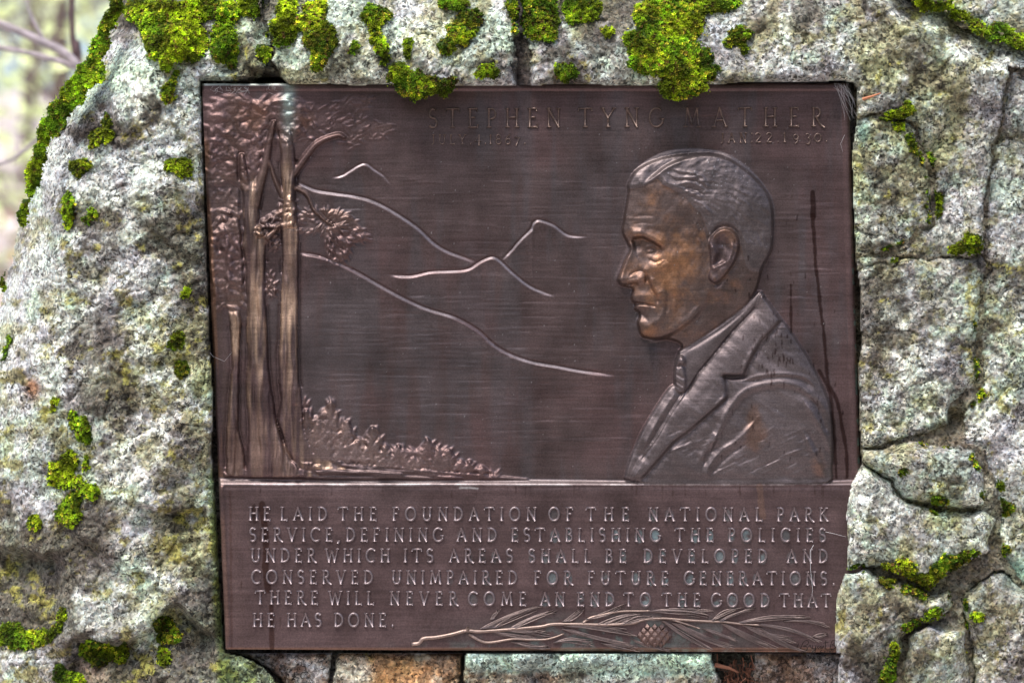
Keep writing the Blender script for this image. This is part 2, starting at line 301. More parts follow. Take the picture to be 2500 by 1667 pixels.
C = lay(C, (.085, .07, .055), .85*sstep(.05, .34, f1*-1+.18*B(450,600,110,150)+.30*B(240,980,150,120)+.7*B(70,1450,150,80)+.85*B(370,1630,190,75)+.5*B(420,1510,60,40)+.3*B(440,1240,90,25)+.25*B(2250,220,160,120)+.35*B(2110,1620,90,80)+.2*B(330,1260,200,60)+.3*B(560,170,60,25)))  # random dark stains, plus shade painted under ledges and at lower left
C = lay(C, (.30, .27, .06), .75*sstep(.34, .5, fbm(GX, GY, 45, 5, 141, gain=.7)+.5*B(2097,480,14,150)+.3*B(2050,1530,20,70)+.2*B(60,930,40,60)+.15*L*sstep(400,900,GY)))
C = lay(C, (.40, .20, .09), .9*np.clip(1.6*B(80,948,16,20), 0, 1)); C = lay(C, (.20, .34, .31), .8*np.clip(1.3*B(2108,320,16,26)+B(2490,1390,40,40), 0, 1))
C = lay(C, (.40, .26, .17), .8*sstep(-.1, .4, f2)*np.isin(rid, [12, 13, 15])); C = lay(C, (.15, .09, .06), .85*sstep(-.12, .25, f3)*np.isin(rid, [12, 13, 15]))
C = lay(C, (.50, .26, .12), .7*np.clip(1.4*B(985,1660,110,60), 0, 1)*np.isin(rid, [13])); C = lay(C, (.62, .56, .50), np.clip(1.6*B(868,1645,42,36)-.3, 0, 1))
h3 = isr('h3'); mint = np.clip(sstep(1650+12, 1630, GY-40*f1)+0, 0, 1)*h3; C = lay(C, (.50, .66, .60), .85*mint); C = lay(C, (.27, .19, .14), .8*(1-mint)*h3*sstep(-.1, .2, f2))
C = lay(C, (.36, .27, .21), .6*np.clip(1.5*B(225,1640,35,26), 0, 1)); C = lay(C, (.045, .035, .03), (rid < 0)*.85*(GX < 2085)); C = lay(C, (.15, .125, .085), (rid < 0)*.8*(GX >= 2085)); C = lay(C, (.06, .045, .04), .8*np.clip(1.4*np.exp(-(((GX-1272-12*fbm(GX*0, GY, 50, 2, 7))/20)**2))*sstep(70, 110, GY)*(GY < 215), 0, 1))  # dark joint fill; the crack is drawn as a dark painted band
C = lay(C, (.36, .40, .36), .5*sstep(1455,1500,GY)*(1-sstep(1530,1545,GY))*B(330,1480,150,60)); C = lay(C, (.10, .16, .04), .7*np.clip(sstep(26, 6, u)*L*sstep(1100, 1180, GY)+.0, 0, 1))
C = np.clip(C*1.06, .02, .8)
PT = W(GX, GY, RH); gh, gw = GX.shape
gy_, gx_ = np.gradient(RH); VI = np.arange(GX.size).reshape(gh, gw); cc = rid[:-1, :-1]; keep = ~(cut[:-1, :-1] | cut[1:, 1:] | cut[1:, :-1] | cut[:-1, 1:])
def patch(name, mask, PTS, COL, VIx, mat, parent=None, N=None):
    r, c = np.where(mask); q = np.stack([VIx[r+1, c], VIx[r+1, c+1], VIx[r, c+1], VIx[r, c]], -1)
    uq, inv = np.unique(q, return_inverse=True)
    return rawmesh(name, PTS.reshape(-1, 3)[uq], inv.reshape(-1, 4), mat, parent, COL.reshape(-1, 3)[uq], normals=None if N is None else N.reshape(-1, 3)[uq])
def rock(k, name, label=None, cat=None, parent=None, kind=None):
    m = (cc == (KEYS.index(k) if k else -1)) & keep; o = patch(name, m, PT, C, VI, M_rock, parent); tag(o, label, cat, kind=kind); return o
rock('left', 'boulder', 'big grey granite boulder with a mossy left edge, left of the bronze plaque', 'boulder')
rock('top', 'boulder', 'pale lichen-covered rock above the left half of the plaque, left of the dark vertical crack', 'boulder')
rock('topr', 'boulder', 'long mossy rock over the right half of the plaque, reaching round its upper right corner', 'boulder')
rock('corner', 'boulder', 'mint green rock in the upper right corner behind a band of moss', 'boulder')
rock('right', 'boulder', 'tall pale grey rock at the right edge beyond the squared stone', 'boulder')
sw = empty('stone_infill', tuple(W(np.array(2200.), np.array(1200.), 0.))); tag(sw, 'mortared rough granite stones down the right side and along the foot of the plaque', 'stonework')
def child(o):
    o.parent = sw; o.matrix_parent_inverse = sw.matrix_world.inverted() if False else __import__('mathutils').Matrix.Translation(-sw.location); return o
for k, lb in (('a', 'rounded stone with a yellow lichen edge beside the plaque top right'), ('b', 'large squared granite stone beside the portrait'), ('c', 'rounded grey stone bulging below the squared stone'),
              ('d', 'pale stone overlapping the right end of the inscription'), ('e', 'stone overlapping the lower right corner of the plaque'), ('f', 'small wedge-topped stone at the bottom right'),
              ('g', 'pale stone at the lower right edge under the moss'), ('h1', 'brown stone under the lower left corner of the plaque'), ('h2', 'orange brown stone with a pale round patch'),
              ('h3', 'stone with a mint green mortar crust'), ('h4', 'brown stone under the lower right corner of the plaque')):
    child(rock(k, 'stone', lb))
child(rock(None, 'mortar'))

# ------------------------------------------------------------------ LETTERING laid out as on the plaque (chiselled roman capitals)
def arc(cx, cy, rx, ry, a0, a1, n=12):
    return [(cx+rx*math.cos(math.radians(a0+(a1-a0)*i/n)), cy+ry*math.sin(math.radians(a0+(a1-a0)*i/n))) for i in range(n+1)]
def st(x, y0=0, y1=1, s0=1, s1=1, sw=.11, w=1):
    r = [([(x, y0), (x, y1)], w)]
    if s0: r.append(([(x-sw, y0), (x+sw, y0)], .7))
    if s1: r.append(([(x-sw, y1), (x+sw, y1)], .7))
    return r
def hb(x0, x1, y, t=0):
    r = [([(x0, y), (x1, y)], .85)]
    if t: r.append(([(x1, y-t*.03), (x1+.02, y+.13*t)], .75))
    return r
def sf(x, y, sw=.1): return [([(x-sw, y), (x+sw, y)], .7)]
GL = {
 'A': (.80, [([(.1, 0), (.41, 1.03)], .75), ([(.38, 1.03), (.74, 0)], 1.15)]+hb(.2, .64, .34)+sf(.1, 0)+sf(.74, 0)),
 'B': (.60, st(.15)+[([(.15, 1)]+arc(.3, .77, .19, .23, 90, -90)+[(.15, .54)], .95), ([(.15, .54)]+arc(.32, .27, .22, .27, 90, -90)+[(.15, 0)], .95)]),
 'C': (.80, [(arc(.46, .5, .38, .51, 48, 312, 18), 1.0)]),
 'D': (.76, st(.15)+[([(.15, 1)]+arc(.26, .5, .42, .5, 90, -90, 14)+[(.15, 0)], 1)]),
 'E': (.60, st(.15)+hb(.15, .50, 1, -1)+hb(.15, .42, .53)+hb(.15, .54, 0, 1)),
 'F': (.58, st(.15)+hb(.15, .52, 1, -1)+hb(.15, .42, .53)),
 'G': (.84, [(arc(.46, .5, .38, .51, 50, 330, 18), 1.0), ([(.79, .22), (.79, .42)], 1)]+sf(.76, .43, .12)),
 'H': (.78, st(.15)+st(.65)+hb(.15, .65, .53)),
 'I': (.30, st(.15)),
 'J': (.40, [([(.28, 1), (.28, .2), (.22, .02), (.1, -.06)], 1)]+sf(.28, 1, .12)),
 'K': (.72, st(.15)+[([(.15, .45), (.58, 1)], .75), ([(.27, .58), (.66, 0)], 1.1)]+sf(.58, 1)+sf(.66, 0)),
 'L': (.58, st(.15)+hb(.15, .54, 0, 1)),
 'M': (.96, [([(.12, 0), (.22, 1)], .8), ([(.22, 1), (.48, .12)], 1.1), ([(.48, .12), (.74, 1)], .75), ([(.74, 1), (.84, 0)], 1.1)]+sf(.12, 0)+sf(.84, 0)+sf(.19, 1, .08)+sf(.77, 1, .08)),
 'N': (.80, st(.15, w=.8)+st(.68, 0, 1, 0, 1, w=.8)+[([(.12, 1.02), (.69, -.02)], 1.15)]),
 'O': (.88, [(arc(.44, .5, .38, .51, 90, 450, 22), 1.0)]),
 'P': (.58, st(.15)+[([(.15, 1)]+arc(.3, .73, .21, .27, 90, -90)+[(.15, .46)], .95)]),
 'R': (.72, st(.15)+[([(.15, 1)]+arc(.3, .75, .2, .25, 90, -90)+[(.15, .5)], .95), ([(.28, .5), (.5, .1), (.72, -.08)], 1.1)]),
 'S': (.54, [(arc(.27, .75, .19, .25, 40, 250, 12)+arc(.27, .25, .21, .26, 70, -140, 12), 1.05)]),
 'T': (.74, st(.37, 0, 1, 1, 0)+[([(.04, .99), (.70, 1.0)], .85), ([(.03, .99), (.0, .86)], .7), ([(.71, 1), (.74, .87)], .7)]),
 'U': (.78, st(.15, .3, 1, 0, 1)+st(.64, .3, 1, 0, 1)+[(arc(.395, .3, .245, .31, 180, 360, 12), 1)]),
 'V': (.78, [([(.1, 1), (.39, -.02)], 1.15), ([(.39, -.02), (.69, 1)], .75)]+sf(.1, 1)+sf(.69, 1)),
 'W': (1.04, [([(.08, 1), (.31, -.02)], 1.1), ([(.31, -.02), (.53, .9)], .75), ([(.53, .9), (.74, -.02)], 1.1), ([(.74, -.02), (.97, 1)], .75)]+sf(.08, 1)+sf(.97, 1)),
 'Y': (.76, [([(.08, 1), (.38, .46)], 1.1), ([(.38, .46), (.70, 1)], .75)]+st(.38, 0, .46, 1, 0)+sf(.08, 1)+sf(.70, 1)),
 '.': (.24, [([(.1, .03), (.15, .03)], 1.5)]), ',': (.26, [([(.14, .06), (.12, -.02), (.05, -.16)], 1.2)]),
 ':': (.24, [([(.1, .06), (.15, .06)], 1.4), ([(.1, .92), (.15, .92)], 1.4)]),
 '0': (.80, [(arc(.38, .42, .34, .42, 90, 450, 18), 1.0)]), '1': (.34, st(.17, 0, 1, 1, 0)+[([(.17, 1), (.04, .88)], .7)]),
 '2': (.72, [(arc(.34, .72, .26, .27, 160, -20)+[(.1, .02)], .9), ([(.08, .02), (.62, .02)], 1)]),
 '3': (.60, [(arc(.26, .62, .22, .22, 140, -90)+arc(.26, .08, .26, .32, 90, -130), 1)]), '4': (.72, [([(.5, -.15), (.5, 1), (.05, .28), (.68, .28)], .9)]+sf(.5, -.15)),
 '6': (.62, [([(.5, 1.0), (.2, .7)]+arc(.32, .27, .25, .28, 170, 530, 16), 1)]), '7': (.62, [([(.05, .7), (.55, .7), (.2, -.2)], .95)]),
 '8': (.60, [(arc(.29, .75, .2, .25, 90, 450, 14), .95), (arc(.29, .25, .25, .27, 90, 450, 14), .95)]), '9': (.60, [(arc(.3, .52, .24, .27, 0, 360, 14)+[(.5, .1), (.2, -.2)], .95)]),
}
LINES = [  # (baseline at left, x), (baseline at right, x), cap height, words with their left and right ends
 (311, 1045, 308, 2010, 45, 'title', [('STEPHEN', 1045, 1369), ('TYNG', 1412, 1620), ('MATHER', 1668, 2012)]),
 (352, 1050, 352, 1283, 23, 'title', [('JULY.', 1052, 1152), ('4.', 1158, 1188), ('1867.', 1194, 1284)]),
 (349, 1758, 346, 2017, 23, 'title', [('JAN:', 1758, 1838), ('22.', 1843, 1902), ('19', 1912, 1950), ('30.', 1966, 2020)]),
 (1269, 607, 1271, 2021, 31, 'text', [('HE', 607, 661), ('LAID', 684, 799), ('THE', 826, 920), ('FOUNDATION', 957, 1309), ('OF', 1339, 1399), ('THE', 1431, 1536), ('NATIONAL', 1582, 1861), ('PARK', 1896, 2021)]),
 (1320, 609, 1321, 2016, 31, 'text', [('SERVICE,', 609, 832), ('DEFINING', 844, 1082), ('AND', 1114, 1213), ('ESTABLISHING', 1247, 1612), ('THE', 1648, 1742), ('POLICIES', 1777, 2016)]),
 (1370.5, 612, 1372.5, 2021, 31, 'text', [('UNDER', 612, 772), ('WHICH', 794, 952), ('ITS', 985, 1058), ('AREAS', 1096, 1252), ('SHALL', 1290, 1443), ('BE', 1477, 1529), ('DEVELOPED', 1570, 1873), ('AND', 1920, 2021)]),
 (1423, 613, 1427, 2037, 31, 'text', [('CONSERVED', 613, 911), ('UNIMPAIRED', 956, 1263), ('FOR', 1303, 1398), ('FUTURE', 1434, 1632), ('GENERATIONS.', 1669, 2038)]),
 (1473, 624, 1481, 2028, 31, 'text', [('THERE', 624, 777), ('WILL', 802, 913), ('NEVER', 951, 1118), ('COME', 1142, 1285), ('AN', 1318, 1379), ('END', 1408, 1500), ('TO', 1523, 1589), ('THE', 1616, 1710), ('GOOD', 1735, 1879), ('THAT', 1903, 2028)]),
 (1528, 617, 1528, 962, 31, 'text', [('HE', 617, 671), ('HAS', 700, 785), ('DONE.', 815, 962)]),
]
GLY = []
for y0, xa, y1, xb, ch, kind_, words in LINES:
    for wd_, x0, x1 in words:
        ws = [GL[c][0]*ch for c in wd_]; gap = ((x1-x0)-sum(ws))/max(len(wd_)-1, 1); k_ = 1.0
        if gap < ch*.02: k_ = (x1-x0-(len(wd_)-1)*ch*.04)/sum(ws); gap = ch*.04
        x = x0
        for c, w__ in zip(wd_, ws):
            GLY.append((c, x, y0+(y1-y0)*(x-xa)/(xb-xa), ch, kind_, k_)); x += w__*k_+gap

# ------------------------------------------------------------------ PLAQUE: bronze relief
step = 2.0
TL, TR, BL, BR = (493, 204.5), (2072, 203), (551, 1584), (2112, 1592)
pcx = np.arange(-6, 1572+7, step)/1566.0; pcy = np.arange(0, 1384+.1, step)/1384.0
pcx = pcx[(pcx > -.0005) & (pcx < 1.0005)]; uu, vv = np.meshgrid(pcx, pcy)
X = TL[0]*(1-uu)*(1-vv)+TR[0]*uu*(1-vv)+BL[0]*(1-uu)*vv+BR[0]*uu*vv
Y = TL[1]*(1-uu)*(1-vv)+TR[1]*uu*(1-vv)+BL[1]*(1-uu)*vv+BR[1]*uu*vv
H = np.zeros(X.shape); ID = np.zeros(X.shape, int); names = ['picture_panel']
C = np.ones(X.shape+(3,))*np.array([.128, .096, .097])
def win(P, pad):
    P = np.array(P, float); x0, y0 = P.min(0)-pad; x1, y1 = P.max(0)+pad
    i0 = max(int((y0-204)/step)-4, 0); i1 = min(int((y1-203)/step)+5, X.shape[0])
    m = (X[i0:i1] > x0) & (X[i0:i1] < x1); cs = np.where(m.any(0))[0]
    if i1 <= i0 or len(cs) == 0: return None
    return slice(i0, i1), slice(cs[0], cs[-1]+1)
def newid(nm): names.append(nm); return len(names)-1
def ridge(pts, a, w_, n=6, taper=True, sid=None, idw=None, mx=False, sm=True):
    P = smooth_poly(pts, n) if sm else np.array(pts, float); q = win(P, w_*3.2)
    if q is None: return
    d, t = pdist(X[q], Y[q], P); ww = w_*(np.clip(np.minimum(t, 1-t)*6, .35, 1) if taper else 1)
    g = a*np.exp(-(d/ww)**2)*(np.clip(np.minimum(t, 1-t)*7, .25, 1) if taper else 1)
    if mx: H[q] = np.where(a > 0, np.maximum(H[q], g+mx), H[q])
    else: H[q] += g
    if sid is not None: ID[q] = np.where(d < (idw or w_)*1.1, sid, ID[q])
def dome(cx, cy, rx, ry, a, ang=0, p=1.0):
    q = win([(cx-rx*2.6, cy-ry*2.6-rx*abs(math.sin(ang))*2), (cx+rx*2.6, cy+ry*2.6+rx*abs(math.sin(ang))*2)], 2)
    if q is None: return
    c, s = math.cos(ang), math.sin(ang); dx = X[q]-cx; dy = Y[q]-cy; e = ((dx*c+dy*s)/rx)**2+((-dx*s+dy*c)/ry)**2; H[q] += a*np.exp(-e**p)
def area(pts, A, wd, edge=3, sid=None, n=5, sm=True, fn=None):
    P = smooth_poly(pts, n, True) if sm else np.array(pts, float); q = win(P, 4); ins = inpoly(X[q], Y[q], P); d, _ = pdist(X[q], Y[q], P, True)
    d = np.where(ins, d, 0); t = np.clip(d/wd, 0, 1); h = A*np.sqrt(1-(1-t)**2)+edge*np.clip(d/4, 0, 1)
    H[q] += np.where(ins, h, 0)
    if sid is not None: ID[q] = np.where(ins, sid, ID[q])
    return q, ins, d
def stepside(pts, a, w_, reach, side=1, fade=True):
    """face drops by a across the line on its right-hand (side=1) or left-hand side and swells back over reach"""
    P = smooth_poly(pts, 6); q = win(P, reach*2.2); x = X[q]; y = Y[q]; d, t = pdist(x, y, P)
    i = np.clip((t*(len(P)-1)).astype(int), 0, len(P)-2); sx = P[i+1, 0]-P[i, 0]; sy = P[i+1, 1]-P[i, 1]
    cr = np.sign(sx*(y-P[i, 1])-sy*(x-P[i, 0]))*side
    e = np.clip(np.minimum(t, 1-t)*8, 0, 1) if fade else 1
    H[q] += np.where(cr > 0, -a*sstep(0, w_, d)*np.exp(-np.clip(d-w_, 0, None)/reach), a*.25*np.exp(-d/reach))*e
# -- panels and ledge
txt = newid('text_panel'); led = newid('ledge'); rim = newid('rim')
ylA = np.interp(X, [540, 760, 1100, 1300, 1530, 2000, 2110], [1166, 1168, 1168, 1170, 1174, 1176, 1170]); ylB = np.interp(X, [540, 1000, 1500, 2110], [1184, 1184, 1183, 1183])
H += 15*sstep(0, 1, np.clip((Y-ylA)/(ylB-ylA), 0, 1))*1.0; H += np.where(Y > ylB, 0, 0)
H -= 1.2*np.exp(-((Y-ylB-5)/5)**2); ID[Y > ylB+1] = txt; ID[(Y > ylA-2) & (Y <= ylB+1)] = led
H += 0.8*fbm(X, Y, 260, 3, 7) + .35*fbm(X, Y, 90, 3, 8, sy=16)
xl = X-(TL[0]+(BL[0]-TL[0])*(Y-204)/1382); xr_ = (TR[0]+(BR[0]-TR[0])*(Y-204)/1389)-X; yt = Y-204; yb_ = 1587-Y
rm = np.maximum.reduce([sstep(15, 10, xl)*(Y > 1186), sstep(20, 12, xr_), sstep(18, 14, yt)*(X > 560)]); H += 3.5*rm
ID[((xr_ < 20) | ((yt < 17) & (X > 560)))] = rim
for dd, ww in ((xl, 6), (xr_, 7), (yt, 5), (yb_, 7)): H -= 9*(1-np.sqrt(1-(1-np.clip(dd/ww, 0, 1))**2))
# -- chased horizontal scratches
for k in range(620):
    x0 = rng.uniform(735, 1500); y0 = rng.uniform(420, 1130)
    if rng.random() < .6: y0 = rng.uniform(720, 1080)
    if rng.random() < .18: x0 = rng.uniform(1880, 1990); y0 = rng.uniform(470, 820)
    ln = rng.uniform(40, 170) if x0 < 1600 else rng.uniform(30, 90); a_ = rng.uniform(.2, .8)*(1 if rng.random() < .4 else -1)
    ridge([(x0, y0), (x0+ln*.5, y0+rng.uniform(-2, 2)), (x0+ln, y0+rng.uniform(-3, 4))], a_, rng.uniform(1.3, 2.3), 2)
# -- mountain lines
def hill(pts, a, wd):
    wd *= .8; a *= 1.08
    P = smooth_poly(pts, 6); q = win(P, 60); x = X[q]; y = Y[q]; yl = np.interp(x, P[:, 0], P[:, 1]); sl_ = np.interp(x, P[:, 0], np.gradient(P[:, 1])/np.clip(np.gradient(P[:, 0]), .5, None))
    s = (y-yl)/np.sqrt(1+sl_**2); e = np.clip((x-P[0, 0])/24, 0, 1)*np.clip((P[-1, 0]-x)/50, 0, 1)
    h = np.where(s < -4, 0, np.where(s < -1, -a*sstep(-4, -1, s), np.where(s < wd, -a+(a*1.75)*(s+1)/(wd+1), a*.75*np.exp(-(s-wd)/22))))
    H[q] += h*e; k = newid('mountain_line'); ID[q] = np.where((np.abs(s-wd/2+1) < wd/2+3) & (e > 0), k, ID[q])
    c_ = C[q]; f = (np.clip(1-np.abs(s-wd*.5)/(wd*.55), 0, 1)*e)[..., None]*.7; C[q] = c_*(1-f)+np.array([.52, .50, .55])*f  # pale sky highlight painted on the up-facing slope of the line
hill([(809,434),(836,428),(875,404),(894,400),(914,414),(937,430),(957,453)], 3.0, 5)
hill([(1225,634),(1245,614),(1268,587),(1295,560),(1303,543),(1318,537),(1353,550),(1388,574),(1435,578)], 4.2, 6)
hill([(725,444),(770,463),(817,471),(867,478),(910,490),(949,509),(988,533),(1023,558),(1058,591),(1089,611),(1128,626),(1167,641)], 4.6, 8)
hill([(953,671),(1003,673),(1050,663),(1093,661),(1140,657),(1175,636),(1202,627),(1221,636),(1252,665),(1291,696),(1330,714),(1357,723)], 4.4, 7)
hill([(729,616),(778,624),(828,642),(875,665),(918,690),(972,720),(1011,739),(1050,755),(1112,774),(1167,805),(1206,840),(1245,863),(1295,881),(1361,893),(1420,904),(1500,915)], 4.8, 8)
# -- ground swell with roots, at the foot of the trees
root = newid('ground_swell'); gp = [(545,1166),(545,1152),(640,1150),(700,1120),(742,1098),(770,1110),(814,1121),(870,1130),(981,1137),(1092,1150),(1203,1158),(1290,1168),(1290,1172),(800,1174)]
area(gp, 7, 20, 2, root, sm=False)
for rp in ([(706,1128),(745,1150),(800,1152),(900,1155),(1020,1160)], [(668,1150),(740,1164),(860,1166),(980,1166)], [(765,1110),(800,1128),(870,1140),(960,1146),(1080,1156),(1180,1163)], [(720,1140),(790,1144),(860,1148)], [(900,1160),(1010,1166),(1150,1166)]): ridge(rp, 5, 5.5)
for rp in ([(735,1158),(820,1160),(940,1162)], [(760,1136),(850,1144),(960,1152)], [(690,1160),(760,1170),(880,1172)]): ridge(rp, -4, 3.5)
for k in range(40):
    x0 = rng.uniform(690, 1120); yg = np.interp(x0, [690, 814, 981, 1203], [1135, 1130, 1145, 1162])+rng.uniform(0, 22)*(1-(x0-690)/700)
    ridge([(x0, yg), (x0+45, yg+4+rng.uniform(-2, 2)), (x0+rng.uniform(80, 150), yg+8)], rng.choice([2.6, -2.6]), 2.4, 3)
# -- trees
def trunk(L_, R_, A, nm, seed, e=2):
    k = newid(nm); PL = np.array(L_, float); PR = np.array(R_, float); q = win(np.vstack([PL, PR]), 6); x = X[q]; y = Y[q]
    a_ = np.interp(y, PL[:, 1], PL[:, 0])+fbm(x*0, y, 60, 3, seed)*5; b_ = np.interp(y, PR[:, 1], PR[:, 0])+fbm(x*0, y, 50, 3, seed+1)*5
    ins = (x > a_) & (x < b_) & (y > max(PL[0, 1], PR[0, 1])) & (y < min(PL[-1, 1], PR[-1, 1])); t = (x-(a_+b_)/2)/((b_-a_)/2+1e-6); t = np.clip(t, -1, 1)
    top_ = sstep(0, 46, y-max(PL[0, 1], PR[0, 1])-10*fbm(x, y, 14, 2, seed+9)); h = (A*np.sqrt(1-np.abs(t)**2.6)+e)*(.25+.75*top_) + (fbm(x+8*fbm(x, y, 90, 2, seed+5), y, 9, 3, seed+2, sy=110)*9+fbm(x, y, 6, 3, seed+3, sy=40)*2+fbm(x, y, 26, 2, seed+4, sy=60)*3)*(1-t**4)
    H[q] = np.where(ins, np.maximum(h, H[q]*.4+h*.6)*top_+H[q]*(1-top_), H[q]-5.0*np.exp(-(np.minimum(np.abs(x-a_), np.abs(x-b_))/7)**2)*((y > PL[0, 1]) & (y < PL[-1, 1]-20)))
    ID[q] = np.where(ins & (top_ > .12), k, ID[q])
    wv = np.clip(.5+1.5*fbm(x, y, 10, 3, seed+7, sy=130)-.5*t**2, 0, 1)*ins*top_; f = wv[..., None]; C[q] = C[q]*(1-f)+np.array([.52, .38, .28])*f
    return k
trunk([(555,735),(561,788),(567,899),(560,1000),(552,1047),(552,1160)], [(580,735),(590,788),(583,899),(581,1047),(597,1110),(602,1160)], 7, 'tree_trunk', 201)
ridge([(512,400),(516,620),(522,900),(530,1160)], 4, 11, 5, False); ridge([(548,560),(560,640),(556,700),(560,740)], 6, 7); ridge([(585,430),(578,520),(590,640),(584,760)], 4, 6)
t1 = trunk([(589,420),(594,500),(595,560),(594,600),(603,660),(605,788),(604,936),(607,1047),(603,1120),(596,1164)], [(634,420),(630,480),(632,545),(648,580),(646,640),(650,788),(660,936),(670,1010),(690,1076),(716,1124),(790,1164)], 13, 'tree_trunk', 211)
t2 = trunk([(681,318),(684,345),(688,421),(692,490),(687,552),(688,662),(687,751),(681,862),(685,973),(677,1028),(698,1102),(730,1146)], [(712,318),(714,345),(721,421),(721,490),(726,559),(730,662),(726,788),(729,899),(737,1010),(744,1070),(764,1108),(850,1146)], 13, 'tree_trunk', 221)
def limb(pts, w_, a=9):
    k = newid('tree_limb'); P = smooth_poly(pts, 6); q = win(P, 30); d, t = pdist(X[q], Y[q], P); ww = w_*(1-.55*t); m = d < ww
    H[q] = np.where(m, np.maximum(H[q], a*np.sqrt(np.clip(1-(d/ww)**2, 0, 1))+1.5), H[q]-3*np.exp(-(np.clip(d-ww, 0, None)/5)**2)*(ID[q] == 0)); ID[q] = np.where(m, k, ID[q])
    f = (m*.55)[..., None]; C[q] = C[q]*(1-f)+np.array([.22, .15, .12])*f
limb([(622,500),(634,450),(648,400),(657,350),(668,300)], 13); limb([(690,480),(672,440),(661,405),(655,385)], 6, 6); limb([(716,425),(745,385),(776,349),(824,330),(840,336)], 9, 8)
limb([(716,456),(749,475),(766,511),(790,535),(812,550)], 5.5, 6); limb([(600,455),(594,420),(590,380)], 13); limb([(646,590),(668,565),(690,545)], 8)
def foliage_old(): pass
def foliage(shape, n, ln, wd, a, ang, nm='tree_foliage', body=3.5, colf=.5, spread=.6, edge=14, tail=None):
    k = newid(nm); q, ins, d = area(shape, body, edge, 0, k, 4); P = smooth_poly(shape, 4, True); lo = P.min(0); hi = P.max(0); c0 = P.mean(0); i = 0; g = 0
    while i < n and g < n*12:
        g += 1; x, y = rng.uniform(lo[0]-4, hi[0]+4), rng.uniform(lo[1]-4, hi[1]+4)
        if not inpoly(np.array([x]), np.array([y]), P)[0]: continue
        al = ang(x, y, c0)+rng.normal(0, spread); l_ = ln*rng.uniform(.6, 1.3); dome(x, y, l_, wd*rng.uniform(.8, 1.3), a*rng.uniform(.5, 1.2), al, 1.4)
        if rng.random() < .5: dome(x-math.sin(al)*wd*1.7, y+math.cos(al)*wd*1.7, l_, wd*.8, -a*.6, al, 1.4)
        i += 1
    xx, yy_ = X[q], Y[q]; H[q] += ins*np.clip(d/6, 0, 1)*(np.abs(fbm(xx, yy_, 34, 4, 311, gain=.6))*9-1.5+fbm(xx, yy_, 70, 2, 312)*5)*min(1, body/4)
    # leaf tips stand out round the edge
    for s in range(0, len(P), 2):
        x, y = P[s]; al = ang(x, y, c0)+rng.normal(0, spread*.5); qx = win([(x-ln*2, y-ln*2), (x+ln*2, y+ln*2)], 2)
        if qx is None: continue
        c_, s_ = math.cos(al), math.sin(al); dx = X[qx]-x; dy = Y[qx]-y; e = ((dx*c_+dy*s_)/(ln*1.2))**2+((-dx*s_+dy*c_)/(wd*1.1))**2
        H[qx] = np.maximum(H[qx], (a*.8+body*.45)*np.exp(-e**1.6)+H[qx]*.3); ID[qx] = np.where((e < 1) & (ID[qx] == 0), k, ID[qx])
    f = (np.clip(.45+.8*fbm(X[q], Y[q], 30, 3, 301), 0, 1)*ins*colf)[..., None]; C[q] = C[q]*(1-f)+np.array([.30, .205, .165])*f
out = lambda x, y, c: math.atan2(y-c[1], x-c[0])
foliage([(512,262),(560,236),(640,246),(700,238),(742,262),(735,318),(700,350),(668,340),(640,372),(628,420),(590,446),(560,440),(518,448),(506,380),(508,310)], 52, 15, 5.6, 2.4, lambda x, y, c: rng.uniform(-.9, .9), spread=.7, body=6, colf=.55)
foliage([(730,250),(790,262),(850,236),(905,240),(890,290),(955,305),(940,335),(880,345),(860,362),(800,335),(752,352),(725,320)], 90, 9, 1.9, 2.2, lambda x, y, c: rng.uniform(-.5, .3), body=.9, colf=.25, edge=20)
foliage([(622,566),(640,540),(672,520),(690,490),(712,484),(724,510),(720,548),(690,560),(662,590),(640,580)], 55, 7, 3.6, 5, lambda x, y, c: rng.uniform(-1.2, .2), body=7, edge=12)
foliage([(724,540),(750,514),(800,510),(850,520),(886,560),(900,585),(862,596),(850,628),(826,640),(800,622),(786,570),(752,570),(724,560)], 95, 8, 2.2, 3.6, lambda x, y, c: math.atan2(y-548, x-790), body=4, spread=.35, edge=12)
foliage([(507,620),(520,560),(560,520),(588,560),(592,640),(596,700),(592,744),(540,748),(515,700)], 30, 16, 5.6, 2.4, lambda x, y, c: rng.uniform(-1.5, 1.5), body=5, colf=.5)
foliage([(655,585),(680,590),(680,605),(660,608)], 12, 6, 2.4, 4, out, body=2, edge=6); foliage([(648,690),(660,665),(676,690),(672,720),(655,722)], 22, 6, 2.2, 4, out, body=2, edge=6); foliage([(515,480),(560,470),(590,520),(560,560),(516,570)], 26, 7, 4, 3, out, body=2)
foliage([(738,990),(752,985),(768,1020),(800,985),(815,985),(832,1030),(850,1030),(880,1072),(905,1050),(922,1050),(945,1090),(985,1095),(1025,1095),(1045,1075),(1070,1092),(1100,1100),(1130,1128),(1180,1142),(1215,1162),(1000,1146),(880,1134),(742,1108)], 80, 9.5, 4.0, 2.8, lambda x, y, c: rng.choice([-.7, .7, 1.5, 2.4]), 'shrub', body=5, spread=.35, edge=8, colf=.5)
